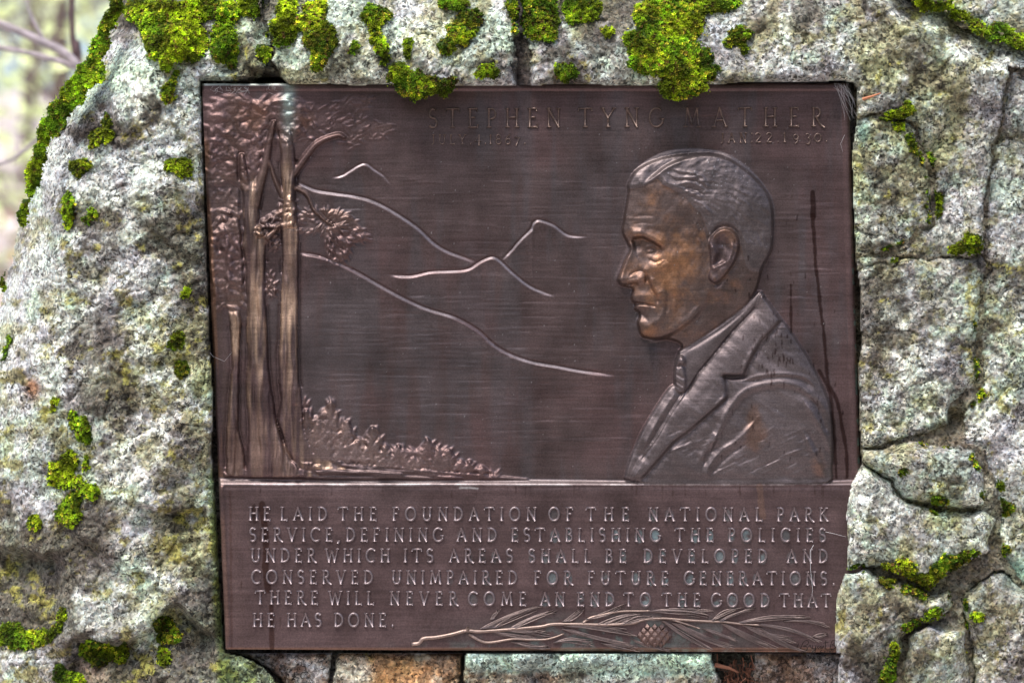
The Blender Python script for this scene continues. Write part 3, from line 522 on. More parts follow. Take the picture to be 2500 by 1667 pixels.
# small conifers on the slope
for (x, yt_, s) in ((748,995,.8),(807,975,1.25),(775,1030,1.1),(848,1021,1.1),(872,1070,.9),(909,1036,1.1),(940,1085,.9),(973,1080,1.0),(1010,1110,.7),(1044,1066,1.05),(1070,1100,.7),(1095,1090,.95),(1125,1122,.6),(1147,1118,.75),(1178,1136,.55)):
    yt_ += 8; yb2 = np.interp(x, [740, 814, 981, 1203], [1112, 1122, 1138, 1156]); k = newid('conifer'); wd = 31*s
    q, ins, d = area([(x, yt_), (x+wd*.35, yt_+(yb2-yt_)*.4), (x+wd*.6, yt_+(yb2-yt_)*.65), (x+wd, yb2+2), (x-wd, yb2+2), (x-wd*.6, yt_+(yb2-yt_)*.65), (x-wd*.35, yt_+(yb2-yt_)*.4)], 3.0, 14, .6, k, sm=False)
    H[q] = np.minimum(H[q], 12); f = (ins*.45)[..., None]; C[q] = C[q]*(1-f)+np.array([.24, .185, .18])*f
    hh = yb2-yt_; nn = int(hh/6)+3
    for j in range(nn):
        t = (j+.3)/nn; yy = yt_+hh*t; 
        for sd in (-1, 1, 0):
            xo = sd*wd*t*rng.uniform(.45, 1.0); al = sd*(-.5)+ (math.pi/2 if sd == 0 else 0)+rng.normal(0, .35)
            qx = win([(x+xo-16, yy-12), (x+xo+16, yy+12)], 2); c_, s_ = math.cos(al), math.sin(al); dx = X[qx]-x-xo; dy = Y[qx]-yy; e = ((dx*c_+dy*s_)/(10.0*(.6+.5*t)))**2+((-dx*s_+dy*c_)/3.8)**2
            H[qx] = np.maximum(H[qx], np.minimum(H[qx], 8)+3.4*np.exp(-e**1.5)); ID[qx] = np.where((e < 1) & (ID[qx] == 0), k, ID[qx])
# -- portrait
OUT_F = [(1534,446),(1560,410),(1640,380),(1760,380),(1850,440),(1885,500),(1887,597),(1876,628),(1860,660),(1850,700),(1824,742),(1776,780),(1728,814),(1670,850),(1663,842),(1652,834),(1632,829),(1604,828),(1573,825),(1562,814),(1558,800),(1555,786),(1560,773),(1557,762),(1547,755),(1550,745),(1542,735),(1540,723),(1544,705),(1531,702),(1516,697),(1508,686),(1510,674),(1517,656),(1526,632),(1538,609),(1531,592),(1521,574),(1518,558),(1521,540),(1525,516),(1530,488),(1533,467)]
HAIR = [(1534,460),(1538,435),(1555,411),(1580,391),(1608,376),(1639,367),(1678,363),(1724,364),(1759,370),(1790,384),(1822,405),(1850,432),(1871,460),(1885,484),(1892,516),(1891,554),(1887,597),(1876,628),(1860,660),(1838,662),(1822,650),(1812,610),(1800,570),(1765,548),(1735,574),(1727,560),(1712,525),(1690,502),(1668,478),(1640,462),(1620,452),(1604,436),(1585,448),(1560,458)]
COAT = [(1859,714),(1878,737),(1907,773),(1948,832),(1983,887),(2010,942),(2028,990),(2033,1042),(2036,1093),(2032,1138),(2021,1178),(1900,1182),(1721,1182),(1600,1182),(1532,1170),(1525,1159),(1539,1114),(1559,1066),(1583,1021),(1607,983),(1625,956),(1645,938),(1673,956),(1707,907),(1742,866),(1790,807),(1842,752)]
H0 = H.copy(); face = newid('portrait'); hair = newid('hair'); ear = newid('ear'); coat = newid('jacket'); shirt = newid('shirt_collar'); tie = newid('necktie'); lap = newid('lapel')
q, ins, d = area(OUT_F, 26, 135, 7, face, 4)
area([(1571,452),(1604,436),(1690,500),(1735,574),(1890,540),(1885,484),(1850,432),(1790,384),(1700,366),(1620,400)], 0, 10, 0)
# shirt and neck
area([(1666,852),(1728,814),(1776,780),(1824,742),(1852,713),(1862,716),(1842,752),(1790,807),(1742,866),(1707,907),(1673,958),(1648,940),(1646,894),(1656,860)], 9, 26, 5, shirt, 3)
q = win(COAT, 4); uu_ = (X[q]*.62-Y[q]*-.78); H[q] += (ID[q] == coat)*(fbm(X[q]*.8+Y[q]*.6, Y[q]*.8-X[q]*.6, 40, 3, 351, sy=130)*1.0+fbm(X[q]*.8+Y[q]*.6, Y[q]*.8-X[q]*.6, 9, 2, 352, sy=60)*.3)
H[:] = np.where((ID == shirt) & (H > 24), 24+(H-24)*.3, H)
qc, insc, dc = area(COAT, 13, 60, 6, coat, 4)
q = win(COAT, 4); H[q] += (ID[q] == coat)*(fbm(X[q]*.6-Y[q]*.8, X[q]*.8+Y[q]*.6, 48, 3, 353, sy=170)*4.5+fbm(X[q]*.6-Y[q]*.8, X[q]*.8+Y[q]*.6, 10, 2, 354, sy=50)*.6)
# level differences: neck lower than jaw
stepside([(1735,700),(1722,735),(1698,768),(1658,800),(1613,823),(1580,829)][::-1], 7, 10, 60, 1)
stepside([(1842,655),(1800,690),(1770,700)], 2, 10, 40, -1)
# brow, eye, nose, mouth
ridge([(1540,577),(1549,571),(1569,570),(1589,578),(1609,588),(1622,600)], 4.5, 8); ridge([(1541,566),(1552,564),(1570,566)], 3, 6)
stepside([(1538,582),(1549,579),(1569,577),(1589,586),(1609,597),(1624,609)], 11, 7, 34, 1); dome(1556, 600, 10, 12, -5); dome(1600, 618, 26, 18, -2.5, .2)
dome(1588, 609, 11, 5, 1.8, .1); ridge([(1575,605),(1588,601),(1602,603),(1618,611)], 3.4, 2.9); ridge([(1577,614),(1588,615),(1601,611)], 2.2, 1.8); ridge([(1579,609),(1590,606.5),(1604,608)], -2.6, 1.7); ridge([(1584,594),(1604,598),(1622,610)], 2.4, 5)
ridge([(1582,632),(1596,640),(1608,640),(1619,633)], -2.2, 3); ridge([(1602,645),(1612,641),(1620,635)], 3, 2.4); dome(1592, 626, 14, 7, 2.4, .1)
ridge([(1541,600),(1531,634),(1520,662),(1514,682)], 6, 8, 6, False); dome(1520, 682, 13, 12, 5); dome(1563, 681, 12, 10, 7.5); ridge([(1532,688),(1546,686),(1562,685)], 4, 5)
ridge([(1534,678),(1541,670),(1552,664),(1566,662),(1577,671),(1578,686),(1570,694)], -4.5, 3.6); ridge([(1520,698),(1540,696),(1562,695)], -5, 4); dome(1552, 645, 14, 20, -2)
ridge([(1577,668),(1581,684),(1590,706),(1602,728),(1607,748)], -4.6, 4.2); ridge([(1589,674),(1594,692),(1602,708),(1612,724)], 4.2, 6.5)
dome(1562, 722, 18, 13, 3.6); ridge([(1547,739),(1556,741),(1575,742),(1598,747)], -5.2, 2.6, 6, False); ridge([(1548,735),(1566,736),(1590,741)], 2.2, 3); ridge([(1548,750),(1566,748),(1592,752)], 4, 4)
ridge([(1556,762),(1570,768),(1580,782)], -4, 6); dome(1573, 802, 20, 16, 5.5); dome(1561, 786, 6, 9, 2); dome(1600, 770, 14, 14, -1.5)
ridge([(1626,680),(1630,708),(1630,740),(1624,772)], -3.0, 6); ridge([(1645,728),(1647,746),(1646,764)], 2.8, 5); dome(1650, 628, 34, 20, 4.5, -.2); dome(1655, 690, 30, 40, 2); dome(1668, 540, 22, 30, -3.4)
dome(1575, 520, 40, 46, 3); ridge([(1545,530),(1570,526),(1600,528)], -1.4, 3); ridge([(1542,548),(1572,544),(1600,548)], -1.4, 3); ridge([(1576,558),(1600,560),(1624,572)], -1.2, 4)
ridge([(1600,822),(1640,806),(1680,778),(1712,742)], 3, 10)
q = win(OUT_F, 4); H[q] += (ID[q] == face)*(fbm(X[q], Y[q], 46, 3, 341)*2.6+fbm(X[q]+Y[q]*.3, Y[q], 16, 3, 342, sy=34)*1.3)
ridge([(1612,700),(1622,730),(1616,770),(1600,800)], 2.2, 7); ridge([(1660,660),(1668,720),(1660,770)], -1.8, 12); ridge([(1636,640),(1612,652),(1590,652)], 2, 9)
# neck strap muscle
ridge([(1765,690),(1745,730),(1720,780),(1690,820)], 3, 14); ridge([(1800,680),(1790,720),(1770,760)], -1.8, 10)
# hair mass
P = smooth_poly(HAIR, 4, True); q = win(P, 4); ins = inpoly(X[q], Y[q], P); d, _ = pdist(X[q], Y[q], P, True)
H[q] += np.where(ins, 3.6*np.clip(d/9, 0, 1)**.8, 0); ID[q] = np.where(ins & (ID[q] != ear), hair, ID[q])
stepside([(1571,453),(1602,429),(1620,414),(1643,401),(1679,388),(1730,380),(1780,388)], 8.5, 7, 40, -1)   # parting: front roll lies lower
ridge([(1571,453),(1602,429),(1620,414),(1643,401),(1679,388)], 2.5, 6)
for pts, a_, w_ in (([(1618,430),(1630,446),(1655,450),(1679,445),(1704,452),(1727,468)], 3.4, 4.5), ([(1625,420),(1650,432),(1680,434),(1704,436),(1722,450),(1732,462)], 3, 4.5), ([(1640,412),(1665,420),(1690,422),(1712,430),(1728,446)], 3.4, 3.5),
                    ([(1672,466),(1686,470),(1700,476),(1719,486)], 3.8, 5.5), ([(1615,440),(1628,454),(1650,458),(1674,460)], 3, 4.5), ([(1650,441),(1690,441),(1715,455)], -3, 2.2), ([(1670,458),(1700,466),(1718,478)], -3.4, 2.4), ([(1690,488),(1715,500),(1735,520)], 3, 4)):
    ridge(pts, a_, w_)
for k in range(330):
    r_ = rng.uniform(60, 205); a0 = rng.uniform(-2.05, .25); cx, cy = 1688, 578; x0 = cx+r_*math.cos(a0)*.98; y0 = cy+r_*math.sin(a0)*1.02
    if not inpoly(np.array([x0]), np.array([y0]), P)[0] or (x0 < 1660 and y0 > 410): continue
    da = rng.uniform(.12, .30)*130/r_; pts = [(cx+r_*(1+.05*j)*math.cos(a0+da*j/2)*.98, cy+r_*(1+.05*j)*math.sin(a0+da*j/2)*1.02) for j in range(3)]
    if not inpoly(np.array([pts[-1][0]]), np.array([pts[-1][1]]), P)[0]: continue
    ridge(pts, rng.uniform(.3, .95)*rng.choice([1, -1]), rng.uniform(1.8, 3.0), 3)
for k in range(30):
    x0 = rng.uniform(1545, 1660); y0 = np.interp(x0, [1540, 1580, 1640, 1680], [425, 400, 378, 370])+rng.uniform(2, 26); ridge([(x0-14, y0+14), (x0, y0), (x0+16, y0-9)], rng.uniform(.15, .4)*rng.choice([1, -1]), 2.4, 3)
for k in range(60):
    x0 = rng.uniform(1690, 1730); y0 = rng.uniform(500, 585); ridge([(x0, y0), (x0+7, y0+14), (x0+10, y0+26)], rng.uniform(.6, 1.3)*rng.choice([1, -1]), 1.8, 3)
# ear
EARP = [(1730,590),(1743,570),(1765,558),(1788,563),(1801,582),(1804,602),(1798,628),(1785,652),(1770,674),(1753,690),(1738,690),(1729,676),(1734,655),(1733,630),(1731,610)]
area(EARP, 5, 9, 5, ear, 4); qe = win(EARP, 30); de, _ = pdist(X[qe], Y[qe], smooth_poly(EARP, 4, True), True); ie = inpoly(X[qe], Y[qe], smooth_poly(EARP, 4, True)); H[qe] -= np.where(~ie, 4*np.exp(-(de/9)**2)*(X[qe] > 1745), 0)
dome(1764, 600, 15, 24, -12, -.1, 1.5); dome(1757, 636, 13, 17, -11, .5, 1.4); ridge([(1786,590),(1789,610),(1780,634),(1772,646)], 4, 4.5); ridge([(1738,596),(1744,622),(1736,646)], 4, 5)
ridge([(1738,657),(1748,653),(1760,646),(1774,638)], 7, 4.2); ridge([(1736,588),(1752,567),(1768,560),(1790,567),(1801,590),(1800,614),(1788,644),(1770,668)], 4.2, 4.6); dome(1744, 680, 9, 8, 3.5); dome(1760, 606, 9, 5, 3, .3)
# collar, tie, lapels, sleeve
ridge([(1666,852),(1728,814),(1776,780),(1824,742),(1852,713)], 5.5, 2.6, 6, False); ridge([(1668,862),(1730,824),(1780,790),(1828,750)], -2.2, 4)
ridge([(1859,725),(1842,752),(1790,807),(1742,866),(1707,907),(1673,956),(1635,1011),(1601,1069),(1566,1117),(1540,1164)], 3.4, 3.6, 6, False); stepside([(1859,722),(1842,752),(1790,807),(1742,866),(1707,907),(1673,956),(1635,1011),(1601,1069),(1566,1117),(1540,1164)], 7, 5, 26, -1)
area([(1652,872),(1664,866),(1674,880),(1672,898),(1676,930),(1672,958),(1652,955),(1644,925),(1647,895)], 6, 9, 3, tie, 3)
dome(1664, 880, 9, 8, 7); ridge([(1650,898),(1662,892),(1674,897)], -6, 3); ridge([(1650,912),(1672,926)], -3.6, 2.4); ridge([(1648,930),(1670,944)], -3.6, 2.4); ridge([(1654,944),(1664,955)], -3, 2.2); ridge([(1656,860),(1664,853)], 3.5, 4)
LAP = [(1859,716),(1880,740),(1907,783),(1885,806),(1859,832),(1831,880),(1816,918),(1769,918),(1773,952),(1774,972),(1735,1007),(1687,1049),(1645,1080),(1601,1131),(1562,1175),(1542,1166),(1566,1117),(1601,1069),(1635,1011),(1673,956),(1707,907),(1742,866),(1790,807),(1842,752)]
PL_ = np.array(LAP, float); q = win(PL_, 30); il = inpoly(X[q], Y[q], PL_); dl, _ = pdist(X[q], Y[q], PL_, True); H[q] += np.where(il, 8*np.clip(dl/6, 0, 1), -4*np.exp(-(dl/12)**2)*(ID[q] == coat)); ID[q] = np.where(il, lap, ID[q])
ridge([(1766,919),(1790,921),(1816,918)], -6.5, 4.5, 6, False); ridge([(1812,905),(1826,880),(1850,842),(1898,795)], 2.6, 7); ridge([(1770,925),(1774,950),(1772,968),(1735,1003)], 3, 5); ridge([(1742,935),(1690,1000),(1640,1060)], -1.3, 12)
stepside([(1811,930),(1859,918),(1911,914),(1962,921),(1992,944)], 4, 5, 40, 1); ridge([(1811,930),(1859,918),(1911,914),(1962,921),(1990,942)], 2.2, 5)
ridge([(1728,1120),(1742,1080),(1756,1049),(1776,1011),(1807,969),(1838,949),(1893,938),(1942,942),(1979,966),(2007,1000)], 6.5, 7); stepside([(1756,1049),(1776,1011),(1807,969),(1838,949),(1893,938),(1942,942),(1979,966),(2007,1000),(2020,1030)], -4, 8, 30, -1)
ridge([(1960,975),(1985,1010),(2005,1045),(2021,1076),(2026,1110)], 5, 8); ridge([(1975,965),(2003,1010),(2020,1060)], -4, 5); ridge([(1962,1055),(1985,1100),(2002,1135),(2014,1170)], 5, 8); ridge([(1975,1060),(2000,1108),(2018,1150)], -3.2, 6)
ridge([(1722,1172),(1730,1142),(1756,1107),(1811,1066),(1850,1018)], 5, 7); ridge([(1735,1160),(1770,1118),(1830,1075)], -4, 7); ridge([(1704,1130),(1725,1094),(1742,1069),(1752,1060)], 4.5, 8); ridge([(1716,1140),(1734,1105),(1750,1082)], -3.6, 6)
ridge([(1665,958),(1640,1000),(1610,1050),(1580,1100),(1560,1130)], -4, 5); ridge([(1648,960),(1622,1000),(1592,1052),(1568,1100)], 3, 5); ridge([(1640,1100),(1700,1080),(1760,1075)], 1.4, 5); dome(1880, 1040, 70, 60, 5)
for k in range(60): 
    x0 = rng.uniform(1620, 1980); y0 = rng.uniform(1060, 1165); ridge([(x0, y0), (x0+20, y0-9), (x0+rng.uniform(30, 60), y0-22)], rng.uniform(.5, 1.4)*rng.choice([1, -1]), 2.2, 3)
bust = np.isin(ID, [face, hair, ear, coat, shirt, tie, lap])
H = np.where(bust & (Y > 1150), H*(1-sstep(1158, 1180, Y))+15.5*sstep(1158, 1180, Y), H); ID[(Y > ylB+1)] = txt
H = blur(H, .75)
# -- bronze colours: worn copper, verdigris, drip stains, dust specks, painted sheen and highlight
G2 = lambda cx, cy, rx, ry: np.exp(-(((X-cx)/rx)**2+((Y-cy)/ry)**2))
n1 = fbm(X, Y, 150, 5, 401); n2 = fbm(X, Y, 40, 5, 411, gain=.65); n3 = fbm(X, Y, 14, 3, 421); nv = fbm(X, Y, 34, 4, 431, sy=230)
C = lay(C, (.150, .098, .100), .7*sstep(-.25, .35, n1+1.2*(Y > 1184)*.45+.5*sstep(330, 220, Y)+.6*sstep(1900, 2080, X)-.3*G2(1200, 800, 400, 300))*~bust)
C = lay(C, (.128, .128, .142), .42*np.clip(sstep(-.1, .6, nv+.5*G2(1100, 820, 330, 260)*1.0-.4*(Y > 1184)), 0, 1)*(ID == 0))  # cool grey sheen of the middle panel painted as colour
C = lay(C, (.15, .10, .085), .5*(xl < 100)*sstep(-.2, .3, nv)); C = lay(C, (.26, .15, .095), .7*sstep(14, 9, xl)*sstep(-.2, .1, nv))
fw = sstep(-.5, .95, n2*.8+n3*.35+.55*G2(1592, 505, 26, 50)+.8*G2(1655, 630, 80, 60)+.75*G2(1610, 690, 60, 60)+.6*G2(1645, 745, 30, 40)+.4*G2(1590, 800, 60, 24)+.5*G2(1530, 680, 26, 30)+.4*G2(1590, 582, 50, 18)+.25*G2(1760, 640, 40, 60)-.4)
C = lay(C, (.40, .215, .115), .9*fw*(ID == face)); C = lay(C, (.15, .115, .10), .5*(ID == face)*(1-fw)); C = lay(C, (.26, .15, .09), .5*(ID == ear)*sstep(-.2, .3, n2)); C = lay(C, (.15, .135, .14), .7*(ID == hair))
C = lay(C, (.165, .145, .152), .75*np.isin(ID, [coat, lap, shirt, tie])); C = lay(C, (.24, .135, .085), .45*sstep(.22, .9, n3*.3+G2(1845, 1060, 30, 50)+.8*G2(1840, 1010, 16, 30)+.8*G2(2000, 1140, 22, 40)+.3*G2(1905, 880, 30, 25))*np.isin(ID, [coat, lap]))
C = lay(C, (.30, .27, .28), (.6+.3*n2)*(ID == led)); C = lay(C, (.6, .58, .6), .6*sstep(4, 1, np.abs(Y-1183))*sstep(-.2, .5, n2)); C = lay(C, (.17, .125, .13), .5*(ID == txt))  # up-facing ledge lightened, white highlight painted along its lip
C = lay(C, (.27, .38, .36), .8*np.clip(1.3*G2(704, 250, 15, 70)*(1+n2), 0, 1)); C = lay(C, (.35, .18, .10), .5*sstep(-.3, .7, n2)*np.clip(1.3*G2(655, 295, 60, 50)+.8*G2(740, 300, 30, 26), 0, 1))
C = lay(C, (.36, .44, .42), .8*(yt < 5)*(X < 705)); C = lay(C, (.33, .30, .28), .6*sstep(.15, .5, n3)*(yt < 20)*(X < 690))
gm = np.zeros(X.shape)
for c_, gx0, gy0, ch_, kd_, k_ in GLY:
    if kd_ != 'text' or c_ in '.,LTVIWMF': continue
    g_ = np.interp(gx0, [640, 1100, 1240, 1400, 1560, 1800, 1900, 2050], [.0, .12, .3, .55, .85, .75, .3, .12])*(.35 if gy0 < 1280 else 1)*rng.uniform(.5, 1.25); wg = GL[c_][0]*ch_*k_
    q = win([(gx0-4, gy0-ch_-4), (gx0+wg+4, gy0+4)], 4); gm[q] = np.maximum(gm[q], g_*sstep(1.15, .35, ((X[q]-gx0-wg*.5)/(wg*.5))**2+((Y[q]-gy0+ch_*.38)/(ch_*.56))**2))
C = lay(C, (.36, .52, .56), .9*gm*sstep(-.45, .2, n2+n3*.6)); C = lay(C, (.22, .36, .35), .55*np.clip(sstep(.0, .4, n2+.1)*(G2(1520, 1550, 260, 40)+.6*G2(1250, 1575, 200, 10)), 0, 1)*(ID == txt)); C = lay(C, (.15, .28, .26), .8*sstep(.1, .4, n3+.1)*sstep(6, 2, xr_)*(Y > 600))
C = lay(C, (.28, .17, .11), .55*sstep(9, 5, yb_)); C = lay(C, (.36, .42, .42), .5*sstep(0, .5, n3)*sstep(5, 2, yb_)*sstep(1300, 1500, X))
def drip(pts, w_, f=.85, col=(.030, .012, .010)):
    P = smooth_poly(pts, 5); q = win(P, 30); d, t = pdist(X[q], Y[q], P); k = (sstep(w_+1.5, w_-1.5, d+fbm(X[q], Y[q], 16, 2, 451)*2)*f)[..., None]; C[q] = C[q]*(1-k)+np.array(col)*k
drip([(1984,470),(1986,500),(1985,530)], 6); drip([(1984,525),(1989,600),(1992,655),(1998,700),(2004,760),(2010,800),(2017,880),(2024,940),(2044,980),(2056,1040),(2066,1100),(2068,1165)], 4.2); drip([(1931,696),(1931,760),(1932,810)], 3); drip([(2000,905),(2026,960),(2036,1050),(2042,1165)], 3.5, .8)
drip([(640,1230),(644,1270),(650,1330),(648,1390),(655,1440)], 8, .75, (.05, .02, .014)); drip([(662,1480),(664,1586)], 6, .7, (.05, .02, .014)); drip([(620,1235),(622,1275)], 5, .6); drip([(562,1200),(566,1580)], 3, .35, (.08, .03, .02)); drip([(1855,1188),(1862,1260)], 8, .35, (.32, .2, .14))
drip([(1125,1190),(1150,1190),(1166,1192)], 3, .8, (.55, .55, .55))
for k in range(150):
    x0, y0 = rng.uniform(1760, 2060), rng.uniform(440, 1150)
    if rng.random() < .55: x0, y0 = rng.normal(1895, 38), rng.normal(865, 40)
    drip([(x0, y0), (x0+rng.uniform(-2, 2), y0+rng.uniform(4, 14))], .9, .75, (.03, .015, .015))
for k in range(90):
    x0 = rng.uniform(560, 2050); y0 = rng.choice([1188, rng.uniform(1190, 1560)]); drip([(x0, y0), (x0+rng.uniform(-1, 1), y0+rng.uniform(6, 30))], .8, .5, (.05, .025, .02))
for k in range(260):
    x0, y0 = (rng.uniform(740, 2050), rng.uniform(300, 1150)) if k > 60 else (rng.normal(1750, 60), rng.normal(430, 30))
    i = int((y0-204)/step); j = int(np.argmin(np.abs(X[i]-x0))); C[i, j] = C[i, j]*.35+.65*np.array([.42, .42, .44])*rng.uniform(.4, 1.2)
    if rng.random() < .3: C[i+1, j] = C[i, j]
C = np.clip(C*np.array([.80, .765, .755]), .008, .6)
PT2 = W(X, Y, H); du = np.gradient(PT2, axis=1); dv = np.gradient(PT2, axis=0); NN = np.cross(dv, du); NN /= np.linalg.norm(NN, axis=2)[..., None]; NN *= np.sign(-NN[..., 1:2].mean())
VI2 = np.arange(X.size).reshape(X.shape); cid = ID[:-1, :-1]
c0 = W(np.array(1307.), np.array(1590.), 0.); plaque = empty('bronze_plaque', tuple(c0)); tag(plaque, 'dark bronze memorial plaque with a man in profile, set in mossy granite', 'plaque')
from mathutils import Matrix
def pchild(o, par=None):
    o.parent = par or plaque; o.matrix_parent_inverse = Matrix.Translation(-plaque.location) if par is None else Matrix.Identity(4); return o
TREE = {}; parts = {}
order = sorted(set(np.unique(cid)), key=lambda i: (0 if names[i] in ('picture_panel', 'text_panel', 'portrait', 'ledge', 'rim') else 1, i))
SUB = {'hair': 'portrait', 'ear': 'portrait', 'jacket': 'portrait', 'shirt_collar': 'portrait', 'necktie': 'portrait', 'lapel': 'portrait', 'mountain_line': 'picture_panel', 'ground_swell': 'picture_panel', 'conifer': 'picture_panel', 'tree_trunk': 'picture_panel', 'tree_limb': 'picture_panel', 'tree_foliage': 'picture_panel', 'shrub': 'picture_panel'}
for i in order:
    m = cid == i
    if m.sum() < 12: continue
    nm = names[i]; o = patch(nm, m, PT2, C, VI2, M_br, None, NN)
    if nm in SUB: pchild(o, parts[SUB[nm]])
    else: pchild(o); parts.setdefault(nm, o)
for o in parts['picture_panel'].children: pass
# edge walls and back plate
loop = [(0, j) for j in range(X.shape[1])]+[(i, X.shape[1]-1) for i in range(1, X.shape[0])]+[(X.shape[0]-1, j) for j in range(X.shape[1]-2, -1, -1)]+[(i, 0) for i in range(X.shape[0]-2, 0, -1)]
a_ = np.array([PT2[i, j] for i, j in loop]); b_ = np.array([W(X[i, j], Y[i, j], -34.) for i, j in loop]); n = len(loop)
F = np.array([[k, k+n, (k+1) % n+n, (k+1) % n] for k in range(n)]); cw = np.array([C[i, j] for i, j in loop])
nn = b_[0:1].repeat(0, 0); bk = rawmesh('plaque_edge', np.vstack([a_, b_]), F, M_br, None, np.vstack([cw, cw*.6]), smooth=False); pchild(bk)
def hp(px, py):
    v = (py-204)/1386.; i = int(np.clip(round(v*(X.shape[0]-1)), 0, X.shape[0]-1)); j = int(np.argmin(np.abs(X[i]-px))); return H[i, j]

# ------------------------------------------------------------------ raised letters, one object each
def stroke_mesh(name, strokes, half, high, mat, taper=0, sharp=.68, base=-1.2):
    """half, high in plan units; local x right, z up, y towards the wall"""
    V = []; F = []
    for pts, wf in strokes:
        P = np.array(pts, float)
        if len(P) == 2 and not taper: P = np.array([P[0], P[0]*.5+P[1]*.5, P[1]])
        closed = len(P) > 5 and np.hypot(*(P[0]-P[-1])) < .02*max(1, half); n = len(P)
        T = np.gradient(P, axis=0)
        if closed: T[0] = T[-1] = P[1]-P[-2]
        T /= np.linalg.norm(T, axis=1)[:, None]+1e-9; N = np.stack([-T[:, 1], T[:, 0]], 1); b = len(V)
        for i in range(n):
            f = 1.0 if not taper else (1-taper*(i/(n-1))**1.5)
            hw = half*wf*f; hh = high*(.55+.45*f)*(.92+.08*wf)
            if not closed and i in (0, n-1): P[i] += T[i]*half*.35*(-1 if i == 0 else 1)
            for o_, z_ in ((-1.25, base/high), (-sharp*1.15, .78), (0, 1.0), (sharp*1.15, .78), (1.25, base/high)):
                V.append(((P[i, 0]+N[i, 0]*hw*o_)*S, -z_*hh*S, (P[i, 1]+N[i, 1]*hw*o_)*S))
        for i in range(n-1):
            for j in range(4): F.append((b+i*5+j, b+i*5+j+1, b+i*5+6+j, b+i*5+5+j))
        if not closed: F += [(b, b+1, b+2, b+3), (b, b+3, b+4, b+4), (b+(n-1)*5+3, b+(n-1)*5+2, b+(n-1)*5+1, b+(n-1)*5), (b+(n-1)*5+4, b+(n-1)*5+4, b+(n-1)*5+3, b+(n-1)*5)]
    me = bpy.data.meshes.new(name); me.from_pydata(V, [], [tuple(dict.fromkeys(f)) for f in F]); me.materials.append(mat)
    for p in me.polygons: p.use_smooth = True
    return me
cache = {}
def place(me, name, px, py, par, h=None, k=1.0):
    o = bpy.data.objects.new(name, me); sc.collection.objects.link(o); hh = hp(px+8, py-8) if h is None else h
    o.location = W(np.array(float(px)), np.array(float(py)), float(hh)); o.scale = (k, 1, 1); o.parent = par; o.matrix_parent_inverse = par.matrix_parent_inverse if False else Matrix.Identity(4)
    if par is plaque: o.matrix_parent_inverse = Matrix.Translation(-plaque.location)
    return o
for c, x, yb_l, ch, kd, k in GLY:
    key = (c, ch)
    if key not in cache:
        half, high = (2.6, 5.2) if kd == 'text' else ((2.5, 4.4) if ch > 30 else (1.6, 2.6))
        cache[key] = stroke_mesh('letter', [([(a*ch, b*ch) for a, b in p], wf) for p, wf in GL[c][1]], half, high, M_let if kd == 'text' else M_tit)
    place(cache[key], 'letter', x, yb_l, parts['text_panel'] if kd == 'text' else parts['picture_panel'], None if kd == 'text' else hp(x+8, yb_l-8)-.1, k)
# sculptor's signature, cut off by the stone
sg = [([(1952,1588),(1958,1574),(1962,1566),(1970,1562),(1974,1568),(1968,1574),(1960,1576),(1970,1578),(1970,1586),(1962,1590),(1954,1588),(1946,1580),(1950,1570)], 1), ([(1974,1578),(1978,1574),(1980,1580),(1984,1582)], 1),
      ([(1984,1574),(1984,1582),(1990,1582),(1992,1574),(1990,1590),(1984,1598),(1982,1592),(1994,1582)], 1), ([(2000,1575),(1996,1578),(1998,1583),(2003,1576),(2004,1583)], 1), ([(2006,1576),(2007,1583),(2010,1576),(2012,1582)], 1),
      ([(2016,1562),(2015,1582),(2018,1583)], 1), ([(2010,1569),(2022,1566)], 1), ([(2026,1584),(2030,1566),(2036,1562),(2040,1567),(2031,1573),(2040,1576),(2036,1584),(2028,1584)], 1), ([(2006,1586),(2002,1590),(2008,1591)], .9), ([(2012,1587),(2012,1591),(2016,1588)], .9), ([(2020,1586),(2019,1592)], .9), ([(2024,1586),(2024,1590),(2028,1588),(2024,1594)], .9), ([(2031,1586),(2031,1590),(2035,1588)], .9)]
sgm = stroke_mesh('signature', [([(a-1990, 1580-b) for a, b in smooth_poly(p, 3)], w_) for p, w_ in sg], .75, .8, M_sig, base=-.6); place(sgm, 'signature', 1990, 1580, parts['text_panel'], hp(1990, 1570))  # raised strokes; near-black colour paints the shade of cut grooves
# pine branch: stems, needles, cone
twig = [([(1007,1572),(1024,1569),(1034,1558),(1066,1555),(1103,1548),(1138,1539),(1165,1541),(1202,1539),(1251,1535),(1320,1529),(1350,1523),(1424,1523),(1473,1524),(1540,1521),(1573,1512),(1617,1509),(1673,1513),(1728,1516),(1761,1517),(1805,1522),(1850,1525)], 1.0),
        ([(1424,1519),(1440,1508),(1461,1502),(1510,1492),(1560,1491),(1584,1490)], .72), ([(1146,1548),(1177,1565),(1202,1567),(1251,1559),(1290,1560),(1330,1560),(1356,1554),(1376,1546)], .75), ([(1640,1512),(1673,1522),(1706,1533)], .6), ([(1138,1541),(1142,1530)], .8)]
tw = stroke_mesh('pine_branch', [([(a-1300, 1540-b) for a, b in smooth_poly(p, 4)], w_) for p, w_ in twig], 4.0, 6.2, M_twig, taper=.45, sharp=.75)
branch = place(tw, 'pine_branch', 1300, 1540, plaque, hp(1300, 1500))
knobs = stroke_mesh('bark_knot', [([(0, 0), (5, 2), (9, 7)], 1)], 3.6, 9.5, M_twig)
o = bpy.data.objects.new('bark_knot', knobs); sc.collection.objects.link(o); o.parent = branch; o.location = ((1134-1300)*S, 0, (1540-1540)*S)
